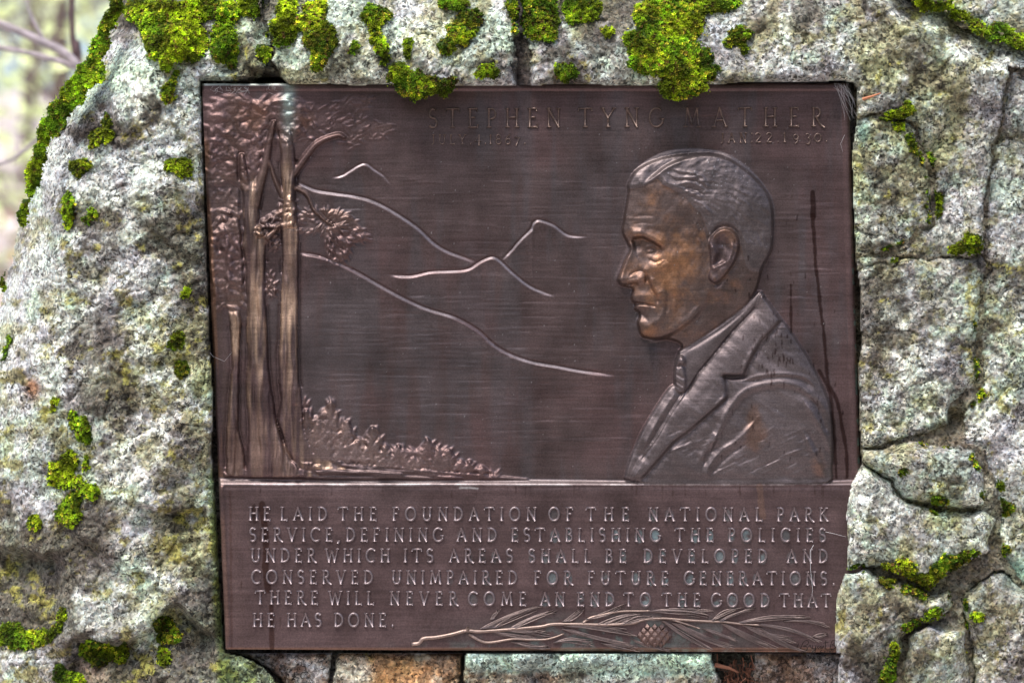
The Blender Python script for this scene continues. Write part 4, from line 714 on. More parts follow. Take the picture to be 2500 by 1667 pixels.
FANS = [((1172,1534),(1215,1531),(1290,1484),(1325,1481),9,-8),((1238,1534),(1262,1532),(1340,1494),(1372,1489),7,-6),((1197,1511),(1204,1511),(1213,1489),(1223,1487),4,0),((1372,1517),(1388,1517),(1408,1489),(1436,1483),8,2),
 ((1429,1511),(1440,1508),(1505,1482),(1532,1474),6,4),((1204,1541),(1214,1543),(1290,1549),(1330,1563),6,3),((1236,1537),(1244,1539),(1322,1534),(1350,1554),7,-4),((1246,1565),(1270,1566),(1330,1576),(1350,1584),7,4),
 ((1350,1568),(1366,1564),(1436,1562),(1450,1574),7,-5),((1372,1534),(1396,1536),(1520,1568),(1562,1580),11,8),((1376,1528),(1420,1528),(1500,1532),(1572,1556),10,-5),((1452,1526),(1500,1522),(1552,1496),(1580,1503),9,-5),((1500,1526),(1530,1522),(1600,1500),(1625,1512),6,-8),
 ((1584,1491),(1600,1490),(1735,1486),(1722,1506),11,-7),((1540,1558),(1552,1564),(1610,1585),(1640,1588),6,3),((1615,1514),(1624,1516),(1722,1580),(1742,1588),7,6),((1640,1520),(1660,1522),(1764,1582),(1794,1574),11,7),((1712,1533),(1720,1535),(1790,1558),(1806,1568),7,-3),
 ((1735,1514),(1742,1513),(1792,1488),(1810,1484),4,-5),((1755,1515),(1764,1515),(1826,1490),(1846,1483),5,-5),((1802,1518),(1818,1519),(1960,1502),(1978,1510),8,-16),((1760,1521),(1772,1523),(1862,1576),(1900,1578),9,8),((1812,1526),(1828,1528),(1930,1552),(1946,1572),9,10),
 ((1846,1526),(1860,1522),(1992,1560),(2008,1568),8,-20),((1912,1516),(1920,1515),(2010,1522),(2030,1534),3,-5),((1838,1530),(1858,1532),(1936,1584),(1964,1590),9,8),((1980,1555),(1984,1552),(2010,1540),(2022,1550),4,0),((1466,1568),(1480,1572),(1530,1582),(1560,1588),5,2)]
nm_cache = []
for k in range(8):
    L0 = 100.; cv = (-.14, -.09, -.05, 0, .05, .09, .13, .17)[k]; pts = [(L0*t, 4*cv*L0*t*(1-t)) for t in np.linspace(0, 1, 7)]
    nm_cache.append(stroke_mesh('needle', [(pts, 1)], 1.15, 3.4, M_ndl, taper=.6, sharp=.6))
for (a0, a1, b0, b1, n_, cur) in FANS:
    n_ = int(round(n_*1.42))
    for i in range(n_):
        t = (i+.5)/n_; pa = np.array(a0)*(1-t)+np.array(a1)*t; pb = np.array(b0)*(1-t)+np.array(b1)*t+rng.normal(0, 2.2, 2); v = pb-pa; Ln = np.hypot(*v)*rng.uniform(.86, 1.04)
        cvi = int(np.clip(round(3-cur/Ln*14*1.0+rng.normal(0, .6)), 0, 7)); o = bpy.data.objects.new('needle', nm_cache[cvi]); sc.collection.objects.link(o); o.parent = branch
        o.location = ((pa[0]-1300)*S, (-.4+rng.uniform(-1.8, .2))*S, (1540-pa[1])*S); o.rotation_euler = (0, math.atan2(v[1], v[0]), 0); o.scale = (Ln/100, rng.uniform(.8, 1.4), rng.uniform(.75, 1.15))
cone = empty('pine_cone_', tuple(W(np.array(1598.), np.array(1552.), 15.)))
bpy.data.objects.remove(cone)
sv = [(0, 0, -1)]; 
def scale_mesh():
    V = [(-8, 2, 0), (0, 2, 9), (8, 2, 0), (0, 2, -10), (0, -7, -1), (-4, -4.5, 3), (4, -4.5, 3), (0, -5, -5)]
    F = [(0, 1, 5), (1, 6, 5), (1, 2, 6), (5, 6, 4), (0, 5, 4), (2, 4, 6), (0, 4, 7), (4, 2, 7), (0, 7, 3), (7, 2, 3)]
    me = bpy.data.meshes.new('cone_scale'); me.from_pydata([(a*S, b*S, c*S) for a, b, c in V], [], F); me.materials.append(M_cone); return me
SMH = scale_mesh(); core = []
cx, cy = 1598, 1551
bm_pts = []
th = np.linspace(0, 2*math.pi, 25)[:-1]; ph = np.linspace(0, math.pi/2, 5)
V = [((math.cos(a)*math.cos(p)*40)*S, -(math.sin(p)*9)*S, (math.sin(a)*math.cos(p)*20)*S) for p in ph for a in th]; F = [(i*24+j, i*24+(j+1) % 24, (i+1)*24+(j+1) % 24, (i+1)*24+j) for i in range(4) for j in range(24)]
me = bpy.data.meshes.new('pine_cone'); me.from_pydata(V, [], F); me.materials.append(M_cone); conep = place(me, 'pine_cone', cx, cy, plaque, 14)
for r in range(-2, 3):
    for q_ in range(-3, 4):
        x = q_*17+(8.5 if r % 2 else 0); z = r*9.4; e = (x/41)**2+(z/21)**2
        if e > 1.02: continue
        o = bpy.data.objects.new('cone_scale', SMH); sc.collection.objects.link(o); o.parent = conep; o.location = (x*S, -(10*math.sqrt(max(0, 1-e*.9)))*S, z*S); f = 1.46-.25*e; o.scale = (f, .6, f); o.rotation_euler = (0, x*.008, x*.012)

# ------------------------------------------------------------------ MOSS
RHs = RH.copy(); okm = rid >= 0
Rf = np.where(okm, RH, -60.)
ix = np.searchsorted(xs, [-16, 2516]); iy = np.searchsorted(ys, [-16, 1684])
sub = Rf[iy[0]:iy[1], ix[0]:ix[1]]; sx0, sy0 = xs[ix[0]], ys[iy[0]]
mx = sub.copy()
for s in (1, 2, 4, 6):
    for ax in (0, 1): mx = np.maximum(mx, np.maximum(np.roll(mx, s, ax), np.roll(mx, -s, ax)))
mxb = blur(mx, 3)
def rockh(x, y, soft=False):
    A = mxb if soft else sub; i = np.clip(np.round((y-sy0)/3).astype(int), 0, A.shape[0]-1); j = np.clip(np.round((x-sx0)/3).astype(int), 0, A.shape[1]-1); return A[i, j]
def moss(blobs, label, bright=1.0, thick=1.0, yellow=.3, over=False, group=None):
    bright = .55+bright*.7
    B_ = np.array([(b+(0,))[:5] if len(b) < 5 else b for b in blobs], float); B_[:, 2:4] = B_[:, 2:4]*1.08+3; pad = 10; st_ = 3.0
    x0 = (B_[:, 0]-np.maximum(B_[:, 2], B_[:, 3])).min()-pad; x1 = (B_[:, 0]+np.maximum(B_[:, 2], B_[:, 3])).max()+pad; y0 = (B_[:, 1]-np.maximum(B_[:, 2], B_[:, 3])).min()-pad; y1 = (B_[:, 1]+np.maximum(B_[:, 2], B_[:, 3])).max()+pad
    x, y = np.meshgrid(np.arange(x0, x1, st_), np.arange(y0, y1, st_)); wxx = x+fbm(x, y, 26, 4, 501, gain=.65)*15; wyy = y+fbm(x, y, 26, 4, 511, gain=.65)*15
    dm = np.full(x.shape, -1.0)
    for bx, by, rx, ry, an in B_:
        c_, s_ = math.cos(an), math.sin(an); e = (((wxx-bx)*c_+(wyy-by)*s_)/rx)**2+((-(wxx-bx)*s_+(wyy-by)*c_)/ry)**2
        dm = np.maximum(dm, (1-e)*min(1, math.sqrt(min(rx, ry)/22)))
    dm -= .25*np.clip(fbm(x, y, 14, 3, 521)-.15, 0, 1)
    base = rockh(x, y, over); th_ = np.sqrt(np.clip(dm, 0, None))*15*thick; lump = fbm(x, y, 17, 3, 531)*4.5+fbm(x, y, 40, 2, 541)*5
    h = base+np.where(dm > 0, th_+lump*np.clip(dm*3, 0, 1)-1, -6)
    h = np.where(dm > 0, blur(h, .8), h); hs = base
    Pm = W(x, y, h); nrm = np.cross(np.gradient(Pm, axis=0), np.gradient(Pm, axis=1)); nrm /= np.linalg.norm(nrm, axis=2)[..., None]+1e-12; nrm *= np.where(nrm[..., 1:2] > 0, -1, 1)
    m = dm > -.03; mc = m[:-1, :-1] & m[1:, 1:] & m[1:, :-1] & m[:-1, 1:]
    if mc.sum() < 3: return
    r, c = np.where(mc); vi = np.arange(x.size).reshape(x.shape); q_ = np.stack([vi[r+1, c], vi[r+1, c+1], vi[r, c+1], vi[r, c]], -1); uq, inv = np.unique(q_, return_inverse=True)
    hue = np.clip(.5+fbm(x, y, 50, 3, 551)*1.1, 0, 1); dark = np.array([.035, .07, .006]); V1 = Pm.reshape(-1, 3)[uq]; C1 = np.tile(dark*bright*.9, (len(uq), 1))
    # leafy shoots, thinning out beyond the edge of the cushion
    fr = (dm[:-1, :-1] > -.42) & (dm[:-1, :-1] <= 0) & (rng.random(mc.shape) < .5*np.exp(dm[:-1, :-1]*6)); r2, c2 = np.where(fr)
    Pm = Pm.copy(); Pm[dm <= 0] = W(x, y, base)[dm <= 0]
    dens = mc.sum()*st_*st_/5.6; n = int(dens/2.1); r = np.concatenate([r, r2]); c = np.concatenate([c, c2]); pick = np.concatenate([rng.integers(0, len(r)-len(r2), n), np.arange(len(r)-len(r2), len(r))]); n = len(pick); fx = rng.random(n); fy = rng.random(n)
    ii = r[pick]; jj = c[pick]; p = Pm[ii, jj]*((1-fx)*(1-fy))[:, None]+Pm[ii, jj+1]*(fx*(1-fy))[:, None]+Pm[ii+1, jj]*((1-fx)*fy)[:, None]+Pm[ii+1, jj+1]*(fx*fy)[:, None]
    nn_ = nrm[ii, jj]; up = nn_+np.array([0, -.15, .35])+rng.normal(0, .25, (n, 3)); up /= np.linalg.norm(up, axis=1)[:, None]; edge = np.clip(dm[ii, jj]*4, .35, 1)
    cl = fbm(x, y, 9, 2, 561)[ii, jj]; hu = np.clip(hue[ii, jj]+rng.normal(0, .18, n), 0, 1); ye = (rng.random(n) < yellow*.35)
    col = np.array([.13, .27, .010])*(1-hu[:, None])+np.array([.40, .52, .015])*hu[:, None]; col = np.where(ye[:, None], np.array([.62, .56, .05]), col); col = np.where((rng.random(n) < .05+.12*yellow)[:, None], np.array([.17, .10, .03]), col); big_ = np.clip(.8+fbm(x, y, 34, 2, 571)[ii, jj]*1.5, .35, 1.15)[:, None]; col = col*big_*(bright*rng.uniform(.35, 1.4, n)*(1+.8*cl))[:, None]
    K = 4; Vt = []; Ct = []; ang0 = rng.uniform(0, 6.28, n); t1_ = np.cross(up, [0.3, 1, .2]); t1_ /= np.linalg.norm(t1_, axis=1)[:, None]; t2_ = np.cross(up, t1_); L_ = rng.uniform(4.6, 8.6, n)*edge*S*min(1.15, .75+.25*thick)
    for k in range(K):
        a = ang0+k*2*math.pi/K; dr = np.cos(a)[:, None]*t1_+np.sin(a)[:, None]*t2_; sd = -np.sin(a)[:, None]*t1_+np.cos(a)[:, None]*t2_
        b0 = p+up*(L_*.15)[:, None]; tip = b0+(up*.75+dr*.75)*L_[:, None]*.85; mid = b0+(up*.35+dr*.35)*L_[:, None]*.8
        Vt.append(np.stack([b0, mid+sd*(L_*.32)[:, None], tip, mid-sd*(L_*.32)[:, None]], 1)); Ct.append(np.stack([col*.5, col, col*1.2, col], 1))  # bases darkened, tips lightened: shade between shoots put into the colour
    Vt = np.concatenate(Vt).reshape(-1, 3); Ct = np.concatenate(Ct).reshape(-1, 3); F2 = np.arange(len(Vt)).reshape(-1, 4)+len(V1)
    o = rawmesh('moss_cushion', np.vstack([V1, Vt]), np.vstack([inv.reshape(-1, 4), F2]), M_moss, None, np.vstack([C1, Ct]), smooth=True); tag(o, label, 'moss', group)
G1 = 'moss patches on the boulder left of the plaque'; G0 = 'moss along the rock above the plaque'; G3 = 'moss in the joints of the stones right of the plaque'
moss([(282,15,16,26),(262,62,17,36,.3),(240,122,17,42,.35),(232,176,20,28)], 'moss strip climbing the silhouette of the left boulder at its very top', 1.3, 1, .2, True, G1)
moss([(208,186,24,36,.5),(176,226,28,34,.6),(142,268,24,34,.6),(118,315,18,32,.4)], 'bright yellow green moss cushion bulging on the upper left silhouette of the boulder', 1.8, 1.3, .1, True, G1)
moss([(98,365,14,34,.2),(82,425,16,44,.15),(74,462,10,16)], 'narrow moss strip on the silhouette below the bright bulging cushion', 1.4, 1, .1, True, G1)
moss([(60,520,9,36,.2)], 'thin moss streak low on the left silhouette', .6, .7, .1, True, G1)
moss([(8,690,6,22)], 'tiny moss streak where the boulder meets the left edge of the photo', .7, .6, .1, True, G1)
moss([(330,24,26,26),(362,55,22,48),(375,95,18,34),(430,95,46,52),(465,105,42,42),(405,150,12,20),(500,20,58,26),(548,26,38,22),(410,30,44,30),(455,40,50,26),(378,135,12,10)], 'largest moss mass, at the top left of the boulder, draping in lobes', 1.2, 1.45, .2, False, G1)
moss([(545,88,26,56),(560,120,22,38),(530,118,14,30)], 'dark edged moss lobe right of the largest mass, nearer the plaque corner', .8, 1.1, .15, False, G1)
moss([(612,12,32,26),(632,25,14,14)], 'smooth moss lobe at the top edge, second right of the largest mass', 1.1, 1.2, .05, False, G0)
moss([(700,20,24,36),(700,70,26,36),(668,72,14,16),(682,95,14,12)], 'bright drooping moss tongue at the top edge above the relief trees', 1.15, 1.3, .05, False, G0)
moss([(643,130,14,19)], 'small round moss tuft just above the plaque top left', .9, 1, .1, False, G0)
moss([(765,38,24,30),(742,58,18,20),(793,88,26,36),(778,130,18,34),(790,18,14,16),(755,100,12,18),(772,160,10,14)], 'yellow tipped moss patch with a long hanging tail, above the relief foliage', 1.05, 1.15, .6, False, G0)
moss([(918,40,30,26),(915,84,15,20),(930,112,12,28),(938,140,7,14)], 'rounded moss tuft with a trailing tail, between the two yellow tipped patches', .95, 1.15, .3, False, G0)
moss([(862,118,9,13)], 'tiny yellow green tuft left of the trailing tail', 1.2, .7, .5, False, G0)
moss([(1150,48,26,20),(1125,80,38,28,-.5),(1096,112,22,22)], 'slanting golden flecked moss cushion left of the dark vertical crack', .85, 1.1, .7, False, G0)
moss([(1110,10,34,18)], 'moss patch at the top edge over the slanting golden flecked cushion', .75, 1, .2, False, G0)
moss([(972,182,26,26),(1005,205,38,26),(1060,212,44,20),(1030,222,26,16),(1095,200,18,12)], 'moss cushion overhanging the plaque top left of the title', .75, 1.1, .35, True, G0)
moss([(1188,172,24,14)], 'thin moss smear left of the crack close above the plaque', .8, .6, .1, False, G0)
moss([(993,112,12,16),(990,128,8,12)], 'sparse dark moss speck above the overhanging cushion', .6, .5, .1, False, G0)
moss([(1300,20,56,44),(1318,62,42,34),(1276,58,28,30),(1335,90,18,14)], 'wide olive green moss cushion hanging at the top of the crack', .85, 1.2, .35, False, G0)
moss([(1420,22,44,34),(1400,45,18,12)], 'bright green cushion at the top edge beside the wide olive one', .95, 1, .05, False, G0)
moss([(1640,18,72,40),(1640,70,74,42),(1568,112,40,42),(1640,140,72,44),(1580,150,46,26),(1672,188,50,28),(1570,40,22,30),(1690,50,26,40)], 'biggest bright moss mass over the head of the portrait', 1.15, 1.35, .4, False, G0)
moss([(1665,206,60,20),(1660,224,44,16),(1655,234,22,10)], 'dark moss beard hanging over the plaque above the title', .5, 1.0, .3, True, G0)
moss([(1752,8,56,20),(1730,18,30,14)], 'moss cushion at the top edge right of the biggest mass', .8, .9, .2, False, G0)
moss([(1483,78,16,15)], 'small round moss dot left of the biggest mass', .9, .7, .1, False, G0)
moss([(1803,88,22,18),(1815,112,10,22),(1780,100,12,10)], 'arched moss tuft with brown dead stems over the title', .8, 1, .5, False, G0)
moss([(1722,142,16,26),(1732,175,20,20)], 'loose moss between the biggest mass and the arched tuft', .85, .8, .3, False, G0)
moss([(1383,178,24,20),(1378,182,18,18)], 'sparse moss patch right of the crack just above the plaque', .8, .5, .1, False, G0)
for b, l, br, th_, ye in (
 ([(420,205,11,34,.3),(408,232,14,22)], 'yellow tipped moss patch left of the plaque top left corner', .9, .9, .6), ([(262,308,12,30),(255,328,20,16),(232,342,12,18,.5)], 'curved moss tuft in the middle of the upper left boulder', .8, .9, .2),
 ([(148,300,14,18,.5),(135,320,8,12)], 'faded olive moss spot near the upper silhouette', .5, .5, .3), ([(200,404,26,14),(188,418,14,14)], 'small moss patch level with the relief tree fork', .75, .8, .2), ([(430,400,24,16),(448,418,18,14)], 'triangular bright moss patch closest to the left plaque edge', .95, .8, .05),
 ([(163,490,16,18),(163,520,16,22),(162,545,10,14)], 'upright moss patch made of two tufts on the left boulder', .9, .9, .1), ([(228,522,10,16),(215,542,10,8)], 'dim small moss patch beside the upright pair', .6, .6, .1), ([(456,714,11,15)], 'small dark moss dot beside the lower relief foliage', .5, .6, .1),
 ([(434,832,15,18),(425,845,12,12)], 'upper of two dark moss dots beside the plaque lower left', .5, .8, .3), ([(446,902,16,18)], 'lower of two moss dots beside the plaque, olive coloured', .5, .8, .5), ([(182,1030,11,22),(180,1012,9,12)], 'left tuft of a close pair on the lower boulder', .9, .9, .1),
 ([(207,1052,16,28)], 'right tuft of a close pair on the lower boulder', .95, 1, .1), ([(165,1130,18,26),(145,1155,28,30),(160,1180,20,14)], 'large rounded green cushion at the lower left, top of a stepped trio', 1.0, 1.1, .15), ([(190,1178,20,16),(222,1198,18,16),(205,1190,14,12)], 'middle cushion of the stepped trio at lower left', .95, .9, .2),
 ([(178,1222,16,20),(165,1250,24,28),(175,1270,16,18)], 'bottom cushion of the stepped trio at lower left', .95, 1.1, .15), ([(84,1274,10,20)], 'small upright moss tuft left of the stepped trio', .95, .8, .1), ([(208,1128,9,18),(215,1145,7,8)], 'slim moss tuft right of the stepped trio', .8, .7, .1),
 ([(20,1548,40,26),(78,1560,36,16),(50,1575,30,10)], 'dark moss bank on the ledge at the far lower left', .6, 1, .1), ([(120,1548,24,14,-.5),(140,1530,14,14)], 'slanting moss on the ledge right of the dark bank', .75, .8, .1), ([(148,1505,13,18)], 'small moss tuft above the slanting ledge moss', .8, .7, .1),
 ([(225,1588,26,22),(275,1592,38,22),(240,1608,20,14)], 'broad dark moss cushion under the lower left overhang', .55, 1, .2), ([(400,1530,22,18),(420,1548,22,14),(398,1545,16,16)], 'moss cushion below the plaque lower left corner', .75, .9, .6), ([(395,1592,14,14),(395,1615,16,12)], 'dim moss scrap at the bottom under the corner cushion', .4, .6, .1),
 ([(152,1645,20,20),(175,1658,26,16)], 'dark moss at the bottom edge, left of centre of the boulder foot', .6, .9, .1), ([(12,850,6,26,.3),(18,835,6,14)], 'thin green streak at the far left middle', .5, .5, .1), ([(130,985,8,20),(138,978,6,10)], 'tiny moss tuft above and left of the close pair', .6, .6, .1)):
    moss(b, l, br, th_, ye, False, G1)
for b, l, br, th_, ye in (
 ([(2160,284,18,12),(2192,285,22,18),(2218,265,15,20),(2195,308,14,14)], 'moss patch at the joint above the rounded stone', .8, .9, .1), ([(2224,344,14,16),(2238,362,14,14),(2262,388,16,24),(2272,424,12,18)], 'moss chain following the right side of the rounded stone', .7, .8, .3),
 ([(2273,470,9,18),(2280,500,17,26),(2276,530,12,16)], 'moss patch on the joint right of the rounded stone, lower end', .8, .8, .1), ([(2340,606,18,12),(2372,596,26,22)], 'bright moss tuft over the right end of the squared stone', .95, .9, .1), ([(2165,612,18,8),(2188,622,20,12),(2205,600,10,10)], 'sparse yellowish moss on the top left of the squared stone', .6, .5, .8),
 ([(2262,8,30,14,.25),(2302,14,22,10)], 'left piece of the moss band in the upper right corner', 1.0, .8, .05), ([(2342,38,26,11,.45),(2385,66,34,13,.45)], 'middle piece of the moss band in the upper right corner', 1.0, .9, .05), ([(2440,78,34,20),(2475,98,34,18,.3),(2500,108,20,14)], 'wide right end of the moss band in the upper right corner', 1.05, 1, .05),
 ([(2384,820,6,34),(2388,880,11,36),(2392,925,12,34),(2386,960,16,20)], 'long vertical moss seam right of the squared stone', .5, .8, .5), ([(2366,976,18,12),(2370,990,12,10)], 'moss at the foot of the vertical seam beside the dark hole', .5, .7, .3), ([(2254,1076,18,10),(2302,1058,14,22),(2310,1086,18,8),(2325,1078,14,8)], 'moss in the joint under the squared stone', .55, .7, .5),
 ([(2378,1112,10,14,.5),(2392,1135,12,20,-.2),(2406,1168,8,22)], 'curved moss rim on the right of the rounded grey stone', .9, .7, .4), ([(2428,1190,18,18),(2418,1212,24,20),(2440,1228,18,14),(2455,1240,16,20)], 'bright moss tuft right of the rounded grey stone', .9, .9, .4), ([(2290,1230,20,12),(2278,1240,12,10)], 'dark moss shadowed under the rounded grey stone', .35, .6, .4),
 ([(2175,1402,28,24),(2205,1392,28,26),(2240,1425,32,28),(2160,1415,14,14),(2262,1440,18,14)], 'left arm of the V shaped moss joint', .7, 1.1, .6), ([(2280,1425,28,22),(2318,1392,28,32),(2292,1398,26,24)], 'right arm of the V shaped moss joint', .75, 1.1, .5), ([(2368,1362,26,20),(2405,1377,28,28),(2380,1392,26,20)], 'rounded cushion above the right arm of the V', .85, 1.1, .5),
 ([(2328,1445,15,22),(2342,1475,16,20)], 'upright cushion below the V shaped joint', .7, 1, .5), ([(2280,1502,18,14),(2310,1512,30,18),(2345,1525,18,14)], 'bright moss cap above the wedge topped stone', 1.0, 1, .3), ([(2240,1525,18,12),(2215,1535,12,12)], 'moss trail left of the bright cap', .8, .7, .3), ([(2386,1508,15,13)], 'round moss dot right of the bright cap', .8, .8, .1),
 ([(2185,1590,12,22),(2180,1630,22,24),(2175,1660,24,24)], 'tall moss patch at the bottom edge left of the wedge topped stone', .75, .9, .2), ([(2453,1342,11,14)], 'small round moss tuft near the lower right edge', .9, .8, .2), ([(2082,1388,14,8),(2100,1384,14,12)], 'dark moss beside the plaque at the end of the inscription', .6, .6, .2), ([(2357,1570,5,24)], 'thin moss streak on the side of the wedge topped stone', .9, .5, .4), ([(2448,1382,12,9)], 'small moss scrap under the round tuft at lower right', .7, .6, .2),
 ([(2204,1152,12,5)], 'tiny moss fleck on the face of the rounded grey stone', .8, .4, .2)):
    moss(b, l, br, th_, ye, 'band' in l, G3)

# ------------------------------------------------------------------ small litter on the rock
m_or, n_, l_, b_ = new_mat('dry_needle'); b_.inputs['Base Color'].default_value = (.50, .20, .10, 1); b_.inputs['Roughness'].default_value = .7
m_bk, n_, l_, b_ = new_mat('bark_fibre'); b_.inputs['Base Color'].default_value = (.20, .085, .05, 1); b_.inputs['Roughness'].default_value = .85
m_wb, n_, l_, b_ = new_mat('cobweb_thread'); b_.inputs['Base Color'].default_value = (.75, .75, .78, 1); b_.inputs['Roughness'].default_value = .5
def fil(name, paths, rad, mat, label, cat, sides=5, kind=None):
    P = [[tuple(W(np.array(float(a)), np.array(float(b)), float(h))) for a, b, h in p] for p in paths]; V, F = tubes(P, [np.linspace(r, r*.4, len(p))*S for p, r in zip(P, rad)], sides)
    return tag(rawmesh(name, V, F, mat), label, cat, kind=kind)
hr = float(rockh(np.array([2130.]), np.array([236.]), True)[0])
fil('pine_needle', [[(2106,243,hr-2), (2128,236,hr+4), (2150,228,hr+5)]], [4.2], m_or, 'short orange brown dry needle stuck on rock by the plaque upper right corner', 'pine needle')
ps = []; rd = []
for k in range(46):
    x0 = rng.normal(1800, 22); y0 = rng.uniform(1600, 1680); ps.append([(x0+rng.normal(0, 12)*t, y0+40*t+rng.normal(0, 5), -30+rng.normal(0, 10)) for t in np.linspace(0, 1, 5)]); rd.append(rng.uniform(1., 2.6))
ps.append([(1745,1622,-10), (1780,1630,-6), (1802,1640,-14)]); rd.append(6)
fil('bark_shreds', ps, rd, m_bk, 'reddish shredded bark fibres in the gap under the plaque', 'bark', kind=None)
ps = []; rd = []
for k in range(24):
    x0 = rng.uniform(2035, 2072); y0 = rng.uniform(203, 215); x1 = rng.uniform(2062, 2096); y1 = rng.uniform(230, 300); ps.append([(x0, y0, 5), ((x0+x1)/2+rng.normal(0, 4), (y0+y1)/2+rng.normal(0, 4), 10+rng.normal(0, 3)), (x1, y1, rng.uniform(3, 20))]); rd.append(rng.uniform(.18, .4))
for k in range(20):
    x0 = rng.uniform(510, 690); y0 = rng.uniform(206, 216); ps.append([(x0, y0, 5), (x0+rng.normal(0, 6), y0+8, 5), (x0+rng.normal(0, 14), y0+rng.uniform(8, 20), 5)]); rd.append(rng.uniform(.2, .4))
webs = [[(1986,1330,20), (1978,1345,21), (1979,1390,22), (1984,1440,21), (1982,1455,20)], [(2016,1298,20), (2040,1303,24), (2066,1310,34)], [(500,845,14), (520,870,14), (548,882,14), (566,860,14)], [(2062,330,6), (2052,352,6), (2058,372,6)]]; 
fil('cobweb', ps, rd, m_wb, 'fine white cobweb threads strung over the upper corners of the plaque', 'cobweb', 3, 'stuff')
for p_, r_, l2 in zip(webs, (.8, .5, .5, .4), ('pale vertical cobweb thread hanging over the right end of the inscription', 'short cobweb thread from the inscription to the stone on its right', 'slack cobweb thread at the left edge of the plaque', 'short cobweb thread on the plaque rim right of the date')): fil('cobweb', [p_], [r_], m_wb, l2, 'cobweb', 3)

# ------------------------------------------------------------------ out of focus wood behind the boulder
m_bark = vcmat('grey_bark', .9)
def tree(x, y, h, r, label, nl, seed, lean=0, col=(.20, .16, .16), leafc=(.26, .36, .10), ls=.045, grp='bare saplings behind the boulder', zb=None, low=.2):
    R_ = np.random.default_rng(seed); zb = .16*max(math.hypot(x, y-.4)-2.2, 0)*.97 if zb is None else zb
    root_ = empty('sapling', (x, y, zb)); tag(root_, label, 'tree', grp)
    trunkp = [(lean*h*t+R_.normal(0, .02), R_.normal(0, .02), h*t) for t in np.linspace(0, 1, 8)]; V, F = tubes([trunkp], [np.linspace(r, r*.25, 8)], 8)
    o = rawmesh('trunk', V, F, m_bark, root_, np.tile(col, (len(V), 1))); tips = []
    for k in range(14):
        t = R_.uniform(low, .95); b0 = np.array([lean*h*t, 0, h*t]); a = R_.uniform(0, 6.28); L_ = h*.34*(1.15-t)*R_.uniform(.7, 1.3); d = np.array([math.cos(a), math.sin(a), R_.uniform(.1, .8)]); pts = [b0+d*L_*s+np.array([0, 0, .12*L_*s*s])+R_.normal(0, .02, 3)*s for s in np.linspace(0, 1, 6)]; P_ = [pts]; R2 = [np.linspace(r*.34, r*.07, 6)]
        for s in range(4):
            q0 = pts[R_.integers(2, 6)]; d2 = d+R_.normal(0, .6, 3); P_.append([q0+d2*L_*.35*u_ for u_ in np.linspace(0, 1, 4)]); R2.append(np.linspace(r*.15, r*.04, 4)); tips.append(P_[-1][-1]); tips.append(P_[-1][2])
        V, F = tubes(P_[:1], R2[:1], 5); V2, F2 = tubes(P_[1:], R2[1:], 4); ob = rawmesh('limb', np.vstack([V, V2]), np.vstack([F, F2+len(V)]), m_bark, root_, np.tile(col, (len(V)+len(V2), 1)))
    if nl:
        T_ = np.array(tips); c = T_[R_.integers(0, len(T_), nl)]+R_.normal(0, h*.055, (nl, 3)); a = R_.normal(0, 1, (nl, 3)); a /= np.linalg.norm(a, axis=1)[:, None]; b2 = np.cross(a, R_.normal(0, 1, (nl, 3))); b2 /= np.linalg.norm(b2, axis=1)[:, None]
        V = np.stack([c-a*ls, c+b2*ls*.5, c+a*ls, c-b2*ls*.5], 1).reshape(-1, 3); cv = np.repeat(np.array(leafc)*R_.uniform(.6, 1.4, (nl, 1)), 4, 0); rawmesh('crown', V, np.arange(len(V)).reshape(-1, 4), M_moss, root_, cv, smooth=False)
    return root_
def WB(px, py, y): k = (D+y)/D; return np.array([(px-1250)*S*k, y, ZC-(py-833.5)*S*k])
def bent(name, paths, rad, lb, col):
    root_ = empty(name, tuple(WB(*paths[0][-1]))); tag(root_, lb, 'tree', 'bare saplings behind the boulder')
    for i, (p_, r_) in enumerate(zip(paths, rad)):
        P_ = smooth_poly([WB(*q_) for q_ in p_], 4); V, F = tubes([P_-np.array(root_.location)], [np.linspace(r_*.6, r_, len(P_))], 7); rawmesh('trunk' if i == 0 else 'limb', V, F, m_bark, root_, np.tile(col, (len(V), 1)))
bent('sapling', [[(186,-260,1.5), (178,-60,1.5), (176,60,1.5), (184,150,1.5), (196,320,1.5), (230,2600,1.5)]], [.0075], 'slim dark upright sapling nearest the boulder, out of focus', (.12, .08, .085))
bent('sapling', [[(-420,-160,1.4), (-120,10,1.4), (0,58,1.4), (95,100,1.4), (192,165,1.4), (330,420,1.4), (420,2400,1.2)], [(-300,60,1.4), (0,116,1.4), (110,140,1.4), (192,165,1.4)], [(60,-80,1.4), (70,20,1.4), (110,105,1.4)], [(-200,420,1.5), (0,400,1.5), (80,350,1.5), (130,300,1.5)]], [.011, .007, .004, .005], 'grey lilac sapling bending across the upper left corner behind the boulder', (.42, .37, .39))
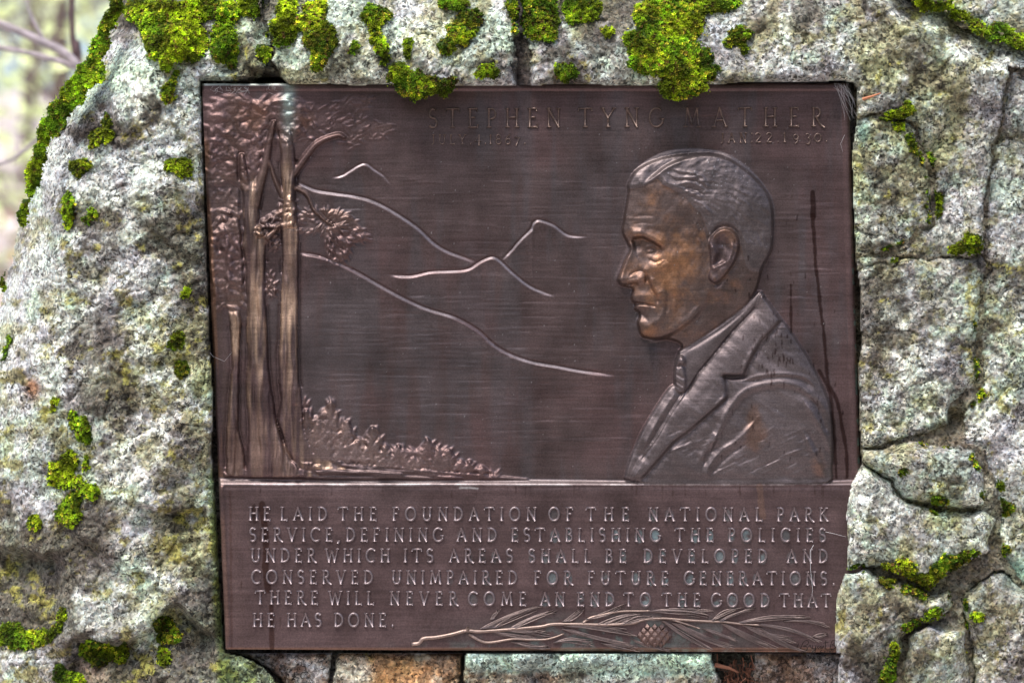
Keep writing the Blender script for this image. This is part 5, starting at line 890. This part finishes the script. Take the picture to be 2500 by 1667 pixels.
for k, (x, y, h, c, lb) in enumerate(((-2.35, 9, 4.2, (.80, .90, .48), 'light green leafy young tree on the slope, nearest of the green ones'), (-3.9, 14, 5.5, (.76, .86, .52), 'green tree on the slope at the left edge of the photo'), (-4.5, 19, 7.5, (.86, .9, .68), 'pale green tree farther up the slope'), (-5.4, 25, 9, (.74, .84, .54), 'darker green tree high on the slope'), (-7.2, 33, 11, (.86, .9, .74), 'tall pale tree near the top of the slope'), (-3.6, 22, 8, (.78, .86, .58), 'green tree hidden partly by the boulder shoulder'), (-9.2, 44, 14, (.86, .9, .74), 'farthest pale tree at the left'), (-7.6, 48, 14, (.86, .9, .74), 'farthest pale tree beside the boulder shoulder'))):
    tree(x, y, h, .05+.01*k, lb, 3600, 20+k, .02, (.16, .12, .11), c, .05+.013*k*.8, 'leafy trees on the slope behind', low=.05)
n = 34000; r_ = 1.6+22*rng.random(n)**1.5; a_ = rng.uniform(-.75, .45, n)-.25; lx_ = r_*np.sin(a_); ly_ = .4+r_*np.cos(a_)
gz = .22*np.maximum(r_-2.2, 0)**.96*np.clip(1-r_/900, .4, 1)*.72+.03+fbm(lx_*100, ly_*100, 260, 5, 5)*.12*np.clip(r_/3, 0, 1)*np.clip(r_/14+.5, 1, 8)
c = np.stack([lx_, ly_, gz], 1); a = rng.normal(0, 1, (n, 3)); a[:, 2] *= .35; a /= np.linalg.norm(a, axis=1)[:, None]; b2 = np.cross(a, rng.normal(0, .4, (n, 3))+[0, 0, 1]); b2 /= np.linalg.norm(b2, axis=1)[:, None]; sz = (.03+.0035*r_)[:, None]
V = np.stack([c-a*sz, c+b2*sz*.6, c+a*sz, c-b2*sz*.6], 1).reshape(-1, 3); pal = np.array([(.84, .78, .77), (.70, .60, .56), (.88, .85, .86), (.74, .46, .28), (.56, .62, .32), (.55, .45, .45)])  # palest leaves stand for overexposed patches, their brightness put into the colour
cv = np.repeat(pal[rng.choice(6, n, p=[.3, .22, .22, .06, .1, .1])], 4, 0); o = rawmesh('fallen_leaves', V, np.arange(len(V)).reshape(-1, 4), vcmat('dry_leaf', .6), cols=cv, smooth=False); tag(o, 'pale dry leaf litter covering the slope behind the boulder', 'leaf litter', kind='stuff')
